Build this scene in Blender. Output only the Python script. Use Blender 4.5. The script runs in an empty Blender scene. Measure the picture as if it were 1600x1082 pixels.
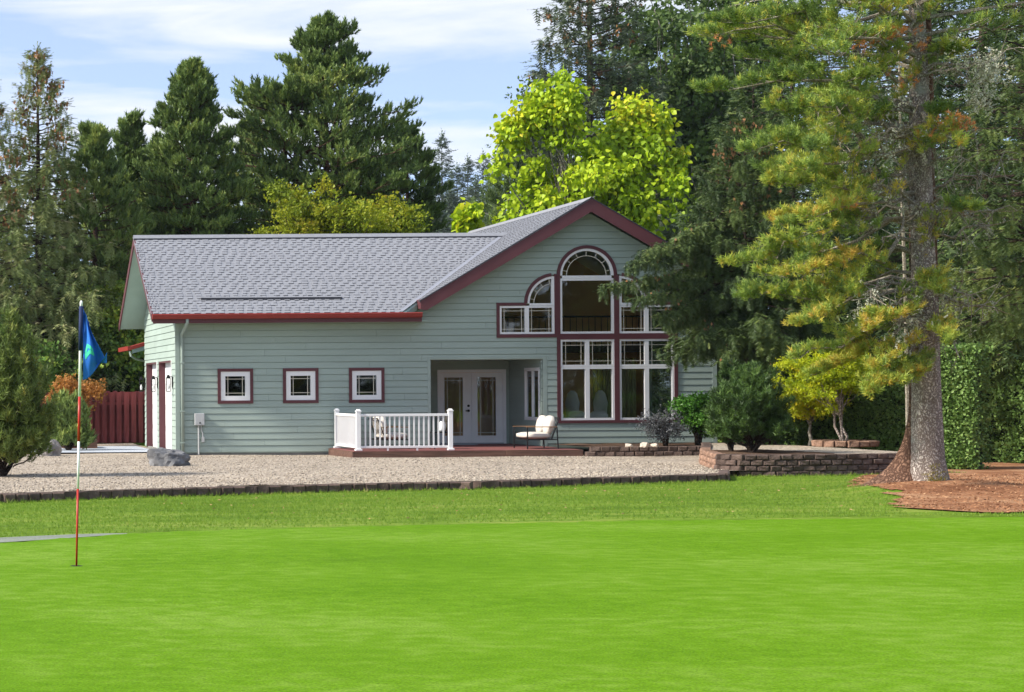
import bpy, bmesh, math, random
import numpy as np
from mathutils import Vector, Matrix
R = math.radians
SC = bpy.context.scene
COL = SC.collection

# ------------------------------------------------------------------ camera, sky, sun, exposure
CX, CY, FPX, CAMZ, ROLL = -150.0, 612.0, 3080.0, 1.5, 0.007
cam = bpy.data.cameras.new('camera')
cam.sensor_width = 36.0
cam.lens = 36.0 * FPX / 1600.0
cam.shift_x = (800 - CX) / 1600.0
cam.shift_y = (CY - 541) / 1600.0
cam.clip_start = 0.1
cam.clip_end = 4000
cam_o = bpy.data.objects.new('camera', cam)
COL.objects.link(cam_o)
cam_o.location = (0, 0, CAMZ)
cam_o.rotation_euler = (R(90), ROLL, 0)
SC.camera = cam_o

SUN_DIR = Vector((-0.76, -0.11, 0.62)).normalized()
sun_el = math.asin(SUN_DIR.z)
sun_az = math.atan2(SUN_DIR.x, SUN_DIR.y)
world = bpy.data.worlds.new('World')
SC.world = world
world.use_nodes = True
wn, wl = world.node_tree.nodes, world.node_tree.links
wn.clear()
w_out = wn.new('ShaderNodeOutputWorld')
w_bg = wn.new('ShaderNodeBackground')
w_bg.inputs['Strength'].default_value = 0.15
w_tc = wn.new('ShaderNodeTexCoord')
sky = wn.new('ShaderNodeTexSky')
sky.sky_type = 'NISHITA'
sky.sun_disc = False
sky.sun_elevation = sun_el
sky.sun_rotation = sun_az % (2 * math.pi)
sky.air_density = 1.0
sky.dust_density = 0.6
sky.ozone_density = 1.5
w_map = wn.new('ShaderNodeMapping')
w_map.vector_type = 'POINT'
w_map.inputs['Scale'].default_value = (1, 1, 2.8)
w_map.inputs['Location'].default_value = (0, 0, 0.11)
wl.new(w_tc.outputs['Generated'], w_map.inputs['Vector'])
wl.new(w_map.outputs['Vector'], sky.inputs['Vector'])
# clouds: flat streaks
c_map = wn.new('ShaderNodeMapping')
c_map.inputs['Scale'].default_value = (2.6, 2.6, 24)
c_map.inputs['Location'].default_value = (3.1, 0.4, 1.9)
wl.new(w_tc.outputs['Generated'], c_map.inputs['Vector'])
c_n = wn.new('ShaderNodeTexNoise')
c_n.inputs['Scale'].default_value = 1.35
c_n.inputs['Detail'].default_value = 7
c_n.inputs['Roughness'].default_value = 0.55
c_n.inputs['Distortion'].default_value = 0.5
wl.new(c_map.outputs['Vector'], c_n.inputs['Vector'])
c_r = wn.new('ShaderNodeValToRGB')
c_r.color_ramp.elements[0].position = 0.45
c_r.color_ramp.elements[0].color = (0.26, 0.26, 0.26, 1)
c_r.color_ramp.elements[1].position = 0.64
c_r.color_ramp.elements[1].color = (0.95, 0.95, 0.95, 1)
wl.new(c_n.outputs['Fac'], c_r.inputs['Fac'])
c_mix = wn.new('ShaderNodeMix')
c_mix.data_type = 'RGBA'
c_mix.inputs[7].default_value = (2.60, 2.68, 2.80, 1)
wl.new(c_r.outputs['Color'], c_mix.inputs[0])
wl.new(sky.outputs['Color'], c_mix.inputs[6])
wl.new(c_mix.outputs[2], w_bg.inputs['Color'])
wl.new(w_bg.outputs['Background'], w_out.inputs['Surface'])

sun = bpy.data.lights.new('sun', 'SUN')
sun.energy = 3.0
sun.angle = R(8)
sun.color = (1.0, 0.93, 0.82)
sun_o = bpy.data.objects.new('sun', sun)
COL.objects.link(sun_o)
sun_o.location = (-20, -10, 30)
sun_o.rotation_euler = SUN_DIR.to_track_quat('Z', 'Y').to_euler()

SC.view_settings.view_transform = 'Standard'
SC.view_settings.look = 'None'
SC.view_settings.exposure = 1.38
SC.view_settings.gamma = 1.0
SC.render.engine = 'CYCLES'
SC.cycles.max_bounces = 8
SC.cycles.transparent_max_bounces = 12
HAZE = 0.00010

# ------------------------------------------------------------------ helpers
def unroll(px, py):
    return px - ROLL * (py - CY), py + ROLL * (px - CX)

def P(px, py, Y):
    """point at depth Y that shows at pixel px, py of the 1600x1082 picture"""
    x, y = unroll(px, py)
    return Vector(((x - CX) * Y / FPX, Y, CAMZ + (CY - y) * Y / FPX))

def XW(px, Y):
    return (px - CX) * Y / FPX

def tag(o, label=None, cat=None, group=None, kind=None):
    if label: o['label'] = label
    if cat: o['category'] = cat
    if group: o['group'] = group
    if kind: o['kind'] = kind
    return o

def empty(name, loc=(0, 0, 0), rz=0.0):
    o = bpy.data.objects.new(name, None)
    o.empty_display_size = 0.2
    COL.objects.link(o)
    o.location = loc
    o.rotation_euler = (0, 0, rz)
    return o

def put(name, me, parent=None, loc=None, rot=None):
    o = bpy.data.objects.new(name, me)
    COL.objects.link(o)
    if loc is not None: o.location = loc
    if rot is not None: o.rotation_euler = rot
    if parent is not None: o.parent = parent
    return o

class MB:
    def __init__(s):
        s.v, s.f, s.m = [], [], []
    def add(s, vs, fs, mi=0):
        n = len(s.v)
        s.v += [tuple(v) for v in vs]
        s.f += [tuple(i + n for i in f) for f in fs]
        s.m += [mi] * len(fs)
        return s
    def box(s, x0, x1, y0, y1, z0, z1, mi=0):
        vs = [(x0, y0, z0), (x1, y0, z0), (x1, y1, z0), (x0, y1, z0), (x0, y0, z1), (x1, y0, z1), (x1, y1, z1), (x0, y1, z1)]
        return s.add(vs, [(0, 3, 2, 1), (4, 5, 6, 7), (0, 1, 5, 4), (1, 2, 6, 5), (2, 3, 7, 6), (3, 0, 4, 7)], mi)
    def prism(s, pts, y0, y1, mi=0):
        """pts: outline in x,z; extruded along y"""
        n = len(pts)
        vs = [(p[0], y0, p[1]) for p in pts] + [(p[0], y1, p[1]) for p in pts]
        fs = [tuple(range(n)), tuple(range(2 * n - 1, n - 1, -1))]
        fs += [(i, i + n, (i + 1) % n + n, (i + 1) % n) for i in range(n)]
        return s.add(vs, fs, mi)
    def prism_x(s, pts, x0, x1, mi=0):
        """pts: outline in y,z; extruded along x"""
        n = len(pts)
        vs = [(x0, p[0], p[1]) for p in pts] + [(x1, p[0], p[1]) for p in pts]
        fs = [tuple(range(n - 1, -1, -1)), tuple(range(n, 2 * n))]
        fs += [(i, (i + 1) % n, (i + 1) % n + n, i + n) for i in range(n)]
        return s.add(vs, fs, mi)
    def ring(s, outer, inner, y0, y1, mi=0):
        """closed frame between two outlines (x,z) with equal point counts"""
        n = len(outer)
        vs = [(p[0], y0, p[1]) for p in outer] + [(p[0], y0, p[1]) for p in inner] + \
             [(p[0], y1, p[1]) for p in outer] + [(p[0], y1, p[1]) for p in inner]
        fs = []
        for i in range(n):
            j = (i + 1) % n
            fs += [(i, j, j + n, i + n), (i + 2 * n, i + 3 * n, j + 3 * n, j + 2 * n),
                   (i, i + 2 * n, j + 2 * n, j), (i + n, j + n, j + 3 * n, i + 3 * n)]
        return s.add(vs, fs, mi)
    def tube(s, pts, rads, n=6, mi=0, caps=True):
        pts = [Vector(p) for p in pts]
        k = len(s.v)
        a = None
        for i, p in enumerate(pts):
            d = (pts[min(i + 1, len(pts) - 1)] - pts[max(i - 1, 0)])
            if d.length < 1e-9: d = Vector((0, 0, 1))
            d.normalize()
            if a is None:
                a = d.orthogonal().normalized()
            a = (a - d * a.dot(d))
            if a.length < 1e-6: a = d.orthogonal()
            a.normalize()
            b = d.cross(a)
            for j in range(n):
                t = 2 * math.pi * j / n
                s.v.append(tuple(p + (a * math.cos(t) + b * math.sin(t)) * rads[i]))
        for i in range(len(pts) - 1):
            for j in range(n):
                q = (j + 1) % n
                s.f.append((k + i * n + j, k + i * n + q, k + (i + 1) * n + q, k + (i + 1) * n + j))
                s.m.append(mi)
        if caps:
            s.f.append(tuple(k + j for j in range(n - 1, -1, -1))); s.m.append(mi)
            e = k + (len(pts) - 1) * n
            s.f.append(tuple(e + j for j in range(n))); s.m.append(mi)
        return s
    def mesh(s, name, mats, smooth=False):
        me = bpy.data.meshes.new(name)
        me.from_pydata(s.v, [], s.f)
        if not isinstance(mats, (list, tuple)): mats = [mats]
        for m in mats: me.materials.append(m)
        if len(mats) > 1:
            me.polygons.foreach_set('material_index', s.m)
        if smooth:
            me.polygons.foreach_set('use_smooth', [True] * len(me.polygons))
        me.update()
        return me
    def obj(s, name, mats, parent=None, smooth=False, bevel=0.0, loc=None, rot=None):
        me = s.mesh(name, mats, smooth)
        if bevel > 0:
            bm = bmesh.new(); bm.from_mesh(me)
            bmesh.ops.remove_doubles(bm, verts=bm.verts, dist=1e-5)
            bmesh.ops.bevel(bm, geom=list(bm.edges), offset=bevel, segments=2, affect='EDGES', profile=0.6)
            bm.to_mesh(me); bm.free()
        return put(name, me, parent, loc, rot)

# ------------------------------------------------------------------ materials
def nmat(name):
    m = bpy.data.materials.new(name)
    m.use_nodes = True
    nt = m.node_tree
    b = nt.nodes['Principled BSDF']
    return m, nt, b

def mat(name, col, rough=0.6, var=0.12, vscale=3.0, bump=0.0, bscale=40.0, metal=0.0, spec=0.3, stretch=(1, 1, 1), objvar=0.0, col2=None, detail=5.0):
    m, nt, b = nmat(name)
    N, L = nt.nodes, nt.links
    b.inputs['Roughness'].default_value = rough
    b.inputs['Metallic'].default_value = metal
    b.inputs['Specular IOR Level'].default_value = spec
    tc = N.new('ShaderNodeTexCoord')
    mp = N.new('ShaderNodeMapping'); mp.inputs['Scale'].default_value = stretch
    L.new(tc.outputs['Object'], mp.inputs['Vector'])
    no = N.new('ShaderNodeTexNoise')
    no.inputs['Scale'].default_value = vscale; no.inputs['Detail'].default_value = detail
    L.new(mp.outputs['Vector'], no.inputs['Vector'])
    r = N.new('ShaderNodeValToRGB')
    c = Vector(col[:3])
    c2 = Vector(col2[:3]) if col2 else c * (1 + var)
    c1 = c if col2 else c * (1 - var)
    r.color_ramp.elements[0].position = 0.3; r.color_ramp.elements[0].color = (*c1, 1)
    r.color_ramp.elements[1].position = 0.7; r.color_ramp.elements[1].color = (*c2, 1)
    L.new(no.outputs['Fac'], r.inputs['Fac'])
    out = r.outputs['Color']
    if objvar > 0:
        oi = N.new('ShaderNodeObjectInfo')
        mr = N.new('ShaderNodeMapRange')
        mr.inputs['To Min'].default_value = 1 - objvar; mr.inputs['To Max'].default_value = 1 + objvar
        L.new(oi.outputs['Random'], mr.inputs['Value'])
        hs = N.new('ShaderNodeHueSaturation')
        L.new(mr.outputs['Result'], hs.inputs['Value'])
        L.new(out, hs.inputs['Color'])
        out = hs.outputs['Color']
    L.new(out, b.inputs['Base Color'])
    if bump > 0:
        n2 = N.new('ShaderNodeTexNoise'); n2.inputs['Scale'].default_value = bscale; n2.inputs['Detail'].default_value = 4
        L.new(mp.outputs['Vector'], n2.inputs['Vector'])
        bp = N.new('ShaderNodeBump'); bp.inputs['Strength'].default_value = bump; bp.inputs['Distance'].default_value = 0.02
        L.new(n2.outputs['Fac'], bp.inputs['Height'])
        L.new(bp.outputs['Normal'], b.inputs['Normal'])
    return m

def leafmat(name, cols, trans=0.3, rough=0.5):
    """cols: ramp colours picked by the per-leaf attribute v (the leaf's own colour)"""
    m, nt, b = nmat(name)
    N, L = nt.nodes, nt.links
    at = N.new('ShaderNodeAttribute'); at.attribute_name = 'v'
    r = N.new('ShaderNodeValToRGB')
    e = r.color_ramp.elements
    while len(e) < len(cols): e.new(0.5)
    for i, c in enumerate(cols):
        e[i].position = i / (len(cols) - 1)
        e[i].color = (*c, 1)
    L.new(at.outputs['Fac'], r.inputs['Fac'])
    L.new(r.outputs['Color'], b.inputs['Base Color'])
    b.inputs['Roughness'].default_value = rough
    b.inputs['Specular IOR Level'].default_value = 0.25
    tr = N.new('ShaderNodeBsdfTranslucent')
    L.new(r.outputs['Color'], tr.inputs['Color'])
    mx = N.new('ShaderNodeMixShader'); mx.inputs[0].default_value = trans
    L.new(b.outputs[0], mx.inputs[1]); L.new(tr.outputs[0], mx.inputs[2])
    L.new(mx.outputs[0], N['Material Output'].inputs['Surface'])
    return m

def barkmat(name, c1, c2, scale=6.0, bump=0.8, patch=None, patch_amt=0.55):
    m, nt, b = nmat(name)
    N, L = nt.nodes, nt.links
    tc = N.new('ShaderNodeTexCoord')
    mp = N.new('ShaderNodeMapping'); mp.inputs['Scale'].default_value = (1, 1, 0.7)
    L.new(tc.outputs['Object'], mp.inputs['Vector'])
    vo = N.new('ShaderNodeTexVoronoi'); vo.inputs['Scale'].default_value = scale * 3.2
    vo.feature = 'DISTANCE_TO_EDGE'
    no = N.new('ShaderNodeTexNoise'); no.inputs['Scale'].default_value = scale; no.inputs['Detail'].default_value = 8
    nd = N.new('ShaderNodeMixRGB'); nd.blend_type = 'LINEAR_LIGHT'; nd.inputs[0].default_value = 0.16
    L.new(mp.outputs['Vector'], nd.inputs[1]); L.new(no.outputs['Color'], nd.inputs[2])
    L.new(mp.outputs['Vector'], no.inputs['Vector'])
    L.new(nd.outputs[0], vo.inputs['Vector'])
    mr = N.new('ShaderNodeMapRange'); mr.inputs['From Max'].default_value = 0.35
    L.new(vo.outputs['Distance'], mr.inputs['Value'])
    mul = N.new('ShaderNodeMath'); mul.operation = 'MULTIPLY'
    L.new(mr.outputs['Result'], mul.inputs[0]); L.new(no.outputs['Fac'], mul.inputs[1])
    r = N.new('ShaderNodeValToRGB')
    r.color_ramp.elements[0].position = 0.05; r.color_ramp.elements[0].color = (*c1, 1)
    r.color_ramp.elements[1].position = 0.5; r.color_ramp.elements[1].color = (*c2, 1)
    L.new(mul.outputs[0], r.inputs['Fac'])
    out = r.outputs['Color']
    if patch:
        n3 = N.new('ShaderNodeTexNoise'); n3.inputs['Scale'].default_value = 2.5; n3.inputs['Detail'].default_value = 9
        n3.inputs['Roughness'].default_value = 0.7
        L.new(tc.outputs['Object'], n3.inputs['Vector'])
        r3 = N.new('ShaderNodeValToRGB')
        r3.color_ramp.elements[0].position = patch_amt - 0.04; r3.color_ramp.elements[1].position = patch_amt + 0.06
        L.new(n3.outputs['Fac'], r3.inputs['Fac'])
        mx = N.new('ShaderNodeMixRGB'); mx.inputs[2].default_value = (*patch, 1)
        L.new(r3.outputs['Color'], mx.inputs[0]); L.new(out, mx.inputs[1])
        out = mx.outputs[0]
    L.new(out, b.inputs['Base Color'])
    b.inputs['Roughness'].default_value = 0.9
    b.inputs['Specular IOR Level'].default_value = 0.15
    bp = N.new('ShaderNodeBump'); bp.inputs['Strength'].default_value = bump; bp.inputs['Distance'].default_value = 0.03
    L.new(mul.outputs[0], bp.inputs['Height'])
    L.new(bp.outputs['Normal'], b.inputs['Normal'])
    return m

M = {}
M['siding'] = mat('siding_paint', (0.318, 0.388, 0.345), 0.55, var=0.07, vscale=1.2, bump=0.08, bscale=60, stretch=(0.3, 1, 2), objvar=0.03)
M['soffit'] = mat('soffit_paint', (0.30, 0.39, 0.345), 0.6, var=0.04)
M['maroon'] = mat('maroon_paint', (0.105, 0.036, 0.042), 0.5, var=0.10, vscale=2)
M['redgutter'] = mat('red_gutter_paint', (0.25, 0.035, 0.028), 0.4, var=0.10, vscale=1.5)
M['white'] = mat('white_vinyl', (0.76, 0.76, 0.76), 0.4, var=0.03, vscale=2)
M['grille'] = mat('grille_bars', (0.62, 0.58, 0.48), 0.45, var=0.04)
M['doorwhite'] = mat('white_door_paint', (0.86, 0.86, 0.88), 0.45, var=0.03)
M['shingle'] = mat('shingle_granules', (0.222, 0.229, 0.254), 0.9, var=0.09, vscale=9, bump=0.4, bscale=160, objvar=0.035)
M['shingle_dark'] = mat('shingle_butt', (0.045, 0.047, 0.058), 0.95, var=0.2, vscale=20)  # near-black tab edges put the shadow line under each tab into the colour
M['metal_dark'] = mat('black_metal', (0.016, 0.016, 0.018), 0.45, var=0.1)
M['box_grey'] = mat('grey_enclosure', (0.45, 0.46, 0.46), 0.45, var=0.04)
M['concrete'] = mat('concrete', (0.36, 0.39, 0.44), 0.85, var=0.08, vscale=1.5, bump=0.2)
M['cement'] = mat('foundation_cement', (0.20, 0.20, 0.19), 0.9, var=0.15, vscale=4, bump=0.3)
M['deck'] = mat('red_deck_stain', (0.20, 0.075, 0.068), 0.7, var=0.2, vscale=3, stretch=(0.4, 4, 1), objvar=0.1)
M['decktimber'] = mat('weathered_timber', (0.115, 0.062, 0.046), 0.85, var=0.35, vscale=3, stretch=(0.6, 4, 6), bump=0.4)
M['fence'] = mat('red_stained_cedar', (0.20, 0.045, 0.045), 0.8, var=0.30, vscale=2.5, stretch=(6, 6, 0.6), bump=0.3, objvar=0.22)
M['cushion'] = mat('cream_cushion', (0.54, 0.50, 0.45), 0.9, var=0.05, vscale=6, bump=0.15, bscale=200)
M['armwood'] = mat('teak_arm', (0.22, 0.13, 0.07), 0.6, var=0.2, stretch=(1, 8, 8))
M['block'] = mat('split_block', (0.095, 0.066, 0.054), 0.95, var=0.35, vscale=7, bump=0.9, bscale=30, objvar=0.25)
M['blockcap'] = mat('tan_block', (0.24, 0.145, 0.10), 0.95, var=0.3, vscale=7, bump=0.9, bscale=30, objvar=0.25)
M['rock'] = mat('grey_boulder', (0.055, 0.056, 0.062), 0.85, var=0.4, vscale=2.2, bump=0.9, bscale=12, col2=(0.21, 0.21, 0.215), detail=9)
M['rocktan'] = mat('tan_boulder', (0.19, 0.17, 0.16), 0.9, var=0.3, vscale=2.2, bump=0.9, bscale=12, col2=(0.34, 0.31, 0.29), detail=9)
M['stone'] = mat('pale_cobble', (0.50, 0.43, 0.36), 0.9, var=0.15, vscale=6, bump=0.4)
M['interior'] = mat('warm_interior_wall', (0.80, 0.46, 0.20), 0.8, var=0.15, vscale=0.8)
M['interior_dark'] = mat('interior_dark', (0.05, 0.045, 0.04), 0.8, var=0.2)
M['floorwood'] = mat('interior_floor', (0.34, 0.20, 0.11), 0.6, var=0.2)
M['curtain'] = mat('pale_curtain', (0.33, 0.32, 0.16), 0.9, var=0.1, stretch=(12, 1, 0.3))
M['linen'] = mat('white_linen', (0.80, 0.80, 0.78), 0.9, var=0.05)

def glass():
    m, nt, b = nmat('window_glass')
    N, L = nt.nodes, nt.links
    N.remove(b)
    tr = N.new('ShaderNodeBsdfTransparent'); tr.inputs[0].default_value = (0.92, 0.94, 0.92, 1)
    gl = N.new('ShaderNodeBsdfGlossy'); gl.inputs['Roughness'].default_value = 0.02
    gl.inputs['Color'].default_value = (0.95, 0.97, 1, 1)
    lw = N.new('ShaderNodeFresnel'); lw.inputs['IOR'].default_value = 1.5
    mu = N.new('ShaderNodeMath'); mu.operation = 'MULTIPLY'; mu.inputs[1].default_value = 1.5
    L.new(lw.outputs[0], mu.inputs[0])
    mx = N.new('ShaderNodeMixShader')
    L.new(mu.outputs[0], mx.inputs[0]); L.new(tr.outputs[0], mx.inputs[1]); L.new(gl.outputs[0], mx.inputs[2])
    L.new(mx.outputs[0], N['Material Output'].inputs['Surface'])
    return m
M['glass'] = glass()

# foliage (per-leaf colours)
M['pine'] = leafmat('pine_needles', [(0.061, 0.101, 0.031), (0.120, 0.182, 0.049), (0.192, 0.264, 0.069), (0.307, 0.353, 0.084)], 0.2)
M['pine2'] = leafmat('pine_needles_warm', [(0.069, 0.108, 0.028), (0.133, 0.189, 0.043), (0.202, 0.260, 0.057), (0.316, 0.304, 0.063)], 0.2)
M['mainpine'] = leafmat('yellowing_pine_needles', [(0.096, 0.162, 0.041), (0.192, 0.288, 0.060), (0.324, 0.408, 0.066), (0.504, 0.456, 0.066), (0.600, 0.396, 0.084)], 0.3)
M['spruce'] = leafmat('spruce_needles', [(0.022, 0.042, 0.014), (0.048, 0.080, 0.022), (0.095, 0.140, 0.034), (0.18, 0.215, 0.055)], 0.15)
M['spruce_b'] = leafmat('brownish_spruce_needles', [(0.084, 0.121, 0.036), (0.158, 0.200, 0.061), (0.257, 0.273, 0.107), (0.377, 0.326, 0.182)], 0.15)
M['fir_far'] = leafmat('far_fir_needles', [(0.060, 0.090, 0.054), (0.096, 0.132, 0.072), (0.144, 0.180, 0.102)], 0.1)
M['spruce_blue'] = leafmat('greyish_spruce_needles', [(0.045, 0.062, 0.034), (0.085, 0.112, 0.060), (0.14, 0.175, 0.10), (0.21, 0.24, 0.15)], 0.15)
M['cones'] = leafmat('spruce_cones', [(0.13, 0.07, 0.03), (0.22, 0.11, 0.05), (0.30, 0.15, 0.06)], 0.0, 0.7)
M['lime'] = leafmat('lime_leaves', [(0.160, 0.256, 0.008), (0.298, 0.437, 0.013), (0.448, 0.555, 0.019), (0.639, 0.533, 0.022)], 0.32)
M['cherry'] = leafmat('yellow_green_leaves', [(0.12, 0.17, 0.015), (0.21, 0.27, 0.02), (0.32, 0.34, 0.02), (0.42, 0.32, 0.03)], 0.4)
M['maple'] = leafmat('maple_leaves', [(0.176, 0.264, 0.017), (0.330, 0.418, 0.017), (0.528, 0.550, 0.022), (0.638, 0.462, 0.022)], 0.5)
M['poplar'] = leafmat('dark_broad_leaves', [(0.039, 0.068, 0.020), (0.083, 0.138, 0.033), (0.149, 0.220, 0.050)], 0.3)
M['mixed'] = leafmat('mixed_green_leaves', [(0.081, 0.172, 0.041), (0.172, 0.299, 0.057), (0.368, 0.460, 0.069), (0.552, 0.552, 0.069)], 0.3)
M['yew'] = leafmat('dark_yew_leaves', [(0.028, 0.057, 0.015), (0.061, 0.117, 0.025), (0.127, 0.209, 0.043)], 0.15)
M['rhodo'] = leafmat('glossy_green_leaves', [(0.035, 0.10, 0.015), (0.060, 0.17, 0.02), (0.10, 0.23, 0.03)], 0.3, 0.35)
M['greyshrub'] = leafmat('grey_leaves', [(0.053, 0.058, 0.062), (0.096, 0.101, 0.106), (0.144, 0.149, 0.154)], 0.1)
M['hedge'] = leafmat('hedge_leaves', [(0.079, 0.144, 0.040), (0.159, 0.266, 0.064), (0.287, 0.402, 0.115)], 0.25)
M['orange'] = leafmat('orange_leaves', [(0.30, 0.16, 0.03), (0.45, 0.20, 0.05), (0.55, 0.32, 0.12)], 0.35)
M['deadneedle'] = leafmat('dead_needles', [(0.42, 0.14, 0.05), (0.58, 0.24, 0.08), (0.50, 0.22, 0.05)], 0.3)
M['lichen'] = leafmat('lichen', [(0.297, 0.297, 0.203), (0.432, 0.432, 0.324), (0.567, 0.567, 0.459)], 0.1)
M['grassblade'] = leafmat('grass_blades', [(0.086, 0.171, 0.016), (0.145, 0.257, 0.023), (0.218, 0.323, 0.037), (0.368, 0.381, 0.105)], 0.3)
M['litter'] = leafmat('needle_litter', [(0.17, 0.075, 0.035), (0.32, 0.155, 0.075), (0.44, 0.27, 0.15)], 0.0, 0.9)
M['pebble'] = leafmat('pebbles', [(0.129, 0.110, 0.092), (0.276, 0.230, 0.179), (0.405, 0.340, 0.262), (0.497, 0.442, 0.359)], 0.0, 0.9)
M['bark_grey'] = barkmat('grey_bark', (0.17, 0.13, 0.11), (0.62, 0.54, 0.48), 7.0, 0.9, patch=(0.34, 0.33, 0.29), patch_amt=0.60)
M['bark_red'] = barkmat('red_brown_bark', (0.07, 0.036, 0.024), (0.26, 0.15, 0.10), 5.0, 0.9)
M['bark_pine'] = barkmat('pine_bark', (0.05, 0.028, 0.020), (0.17, 0.10, 0.072), 4.0)
M['bark_dark'] = barkmat('dark_bark', (0.025, 0.018, 0.014), (0.09, 0.065, 0.05), 5.0)
M['bark_pale'] = barkmat('pale_bark', (0.10, 0.09, 0.07), (0.30, 0.28, 0.24), 3.0, 0.3)
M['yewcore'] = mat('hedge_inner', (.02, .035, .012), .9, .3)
M['twig_pale'] = barkmat('lichened_twig', (0.15, 0.125, 0.095), (0.46, 0.42, 0.35), 9.0, 0.3)
M['moss'] = leafmat('moss', [(0.130, 0.130, 0.013), (0.234, 0.195, 0.019), (0.312, 0.247, 0.026)], 0.1, 0.9)

# ------------------------------------------------------------------ foliage engine
def nrm(a):
    return a / np.maximum(np.linalg.norm(a, axis=-1, keepdims=True), 1e-9)

def t_tuft(n, seed, width=0.03, spread=0.9, stem=0.5):
    """needle tuft along +z: n thin triangles"""
    g = np.random.default_rng(seed)
    vs, fs = [], []
    for i in range(n):
        z0 = stem * (i / n)
        a = 2.4 * i + g.uniform(-.3, .3)
        sp = spread * (0.55 + 0.45 * (1 - i / n)) * g.uniform(.8, 1.15)
        d = np.array([math.cos(a) * math.sin(sp), math.sin(a) * math.sin(sp), math.cos(sp)])
        s = np.cross(d, g.normal(size=3)); s /= np.linalg.norm(s)
        L = g.uniform(.45, .62)
        b = np.array([0, 0, z0])
        k = len(vs)
        vs += [b + s * width * .6, b - s * width * .6, b + d * L * .6 - s * width, b + d * L, b + d * L * .6 + s * width]
        fs += [(k, k + 1, k + 3)]
    return np.array(vs), np.array(fs)

def t_sprig(n, seed, width=0.05, length=0.32):
    """flat spruce sprig along +z, side needles in x, slight droop in -y"""
    g = np.random.default_rng(seed)
    vs = [np.array([-width * .5, 0, 0]), np.array([width * .5, 0, 0]), np.array([0, 0, 1.0])]
    fs = [(0, 1, 2)]
    for i in range(n):
        z0 = (i // 2 + .5) / (n / 2) * .85
        sd = 1 if i % 2 else -1
        d = np.array([sd * g.uniform(.7, 1.0), g.uniform(-.35, .25), g.uniform(.6, .9)]); d /= np.linalg.norm(d)
        L = length * (1.15 - z0 * .7) * g.uniform(.8, 1.2)
        b = np.array([0, 0, z0])
        k = len(vs)
        w = np.array([0, width * g.uniform(-.6, .6), width])
        vs += [b - w, b + w, b + d * L]
        fs.append((k, k + 1, k + 2))
    return np.array(vs), np.array(fs)

def t_leaf(fold=0.25, w=0.38):
    vs = np.array([[0, 0, 0], [w, fold * .4, .45], [0, 0, 1.0], [-w, fold * .4, .45]], float)
    return vs, np.array([(0, 1, 2), (0, 2, 3)])

def t_heart():
    """broad heart leaf along +z"""
    vs = np.array([[0, 0, 0], [.36, .10, .12], [.42, .10, .45], [0, -.03, 1.0], [-.42, .10, .45], [-.36, .10, .12]], float)
    return vs, np.array([(0, 1, 2), (0, 2, 3), (0, 3, 4), (0, 4, 5)])

def t_cluster(n, seed, leaf=None, size=0.5):
    g = np.random.default_rng(seed)
    lv, lf = leaf or t_leaf()
    vs, fs = [], []
    for i in range(n):
        d = g.normal(size=3); d[2] = abs(d[2]) * .8 + .1; d /= np.linalg.norm(d)
        s = np.cross(d, g.normal(size=3)); s /= np.linalg.norm(s)
        y = np.cross(d, s)
        o = g.normal(size=3) * .22 + np.array([0, 0, i / n * .5])
        k = sum(len(q) for q in vs)
        vs.append(o + (lv[:, :1] * s + lv[:, 1:2] * y + lv[:, 2:] * d) * size * g.uniform(.7, 1.2))
        fs.append(lf + k)
    return np.concatenate(vs), np.concatenate(fs)

TUFT = [t_tuft(10, s + 60, .15, .62, .75) for s in range(3)]
TUFT_FINE = [t_tuft(12, s + 9, .080, 1.1, .55) for s in range(4)]
TUFT_FAR = [t_tuft(12, s + 20, .05) for s in range(3)]
SPRIG = [t_sprig(10, s, .06) for s in range(3)]
SPRIG_FINE = [t_sprig(18, s + 5, .035, .26) for s in range(3)]
SPRIG_FAR = [t_sprig(5, s + 8, .12, .4) for s in range(2)]
LEAF = [t_leaf(), t_leaf(.1, .3)]
HEART = [t_heart()]
CLUS = [t_cluster(7, s) for s in range(3)]
CLUS_FAN = [t_cluster(9, s + 4, t_leaf(.1, .22), .6) for s in range(3)]

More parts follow.
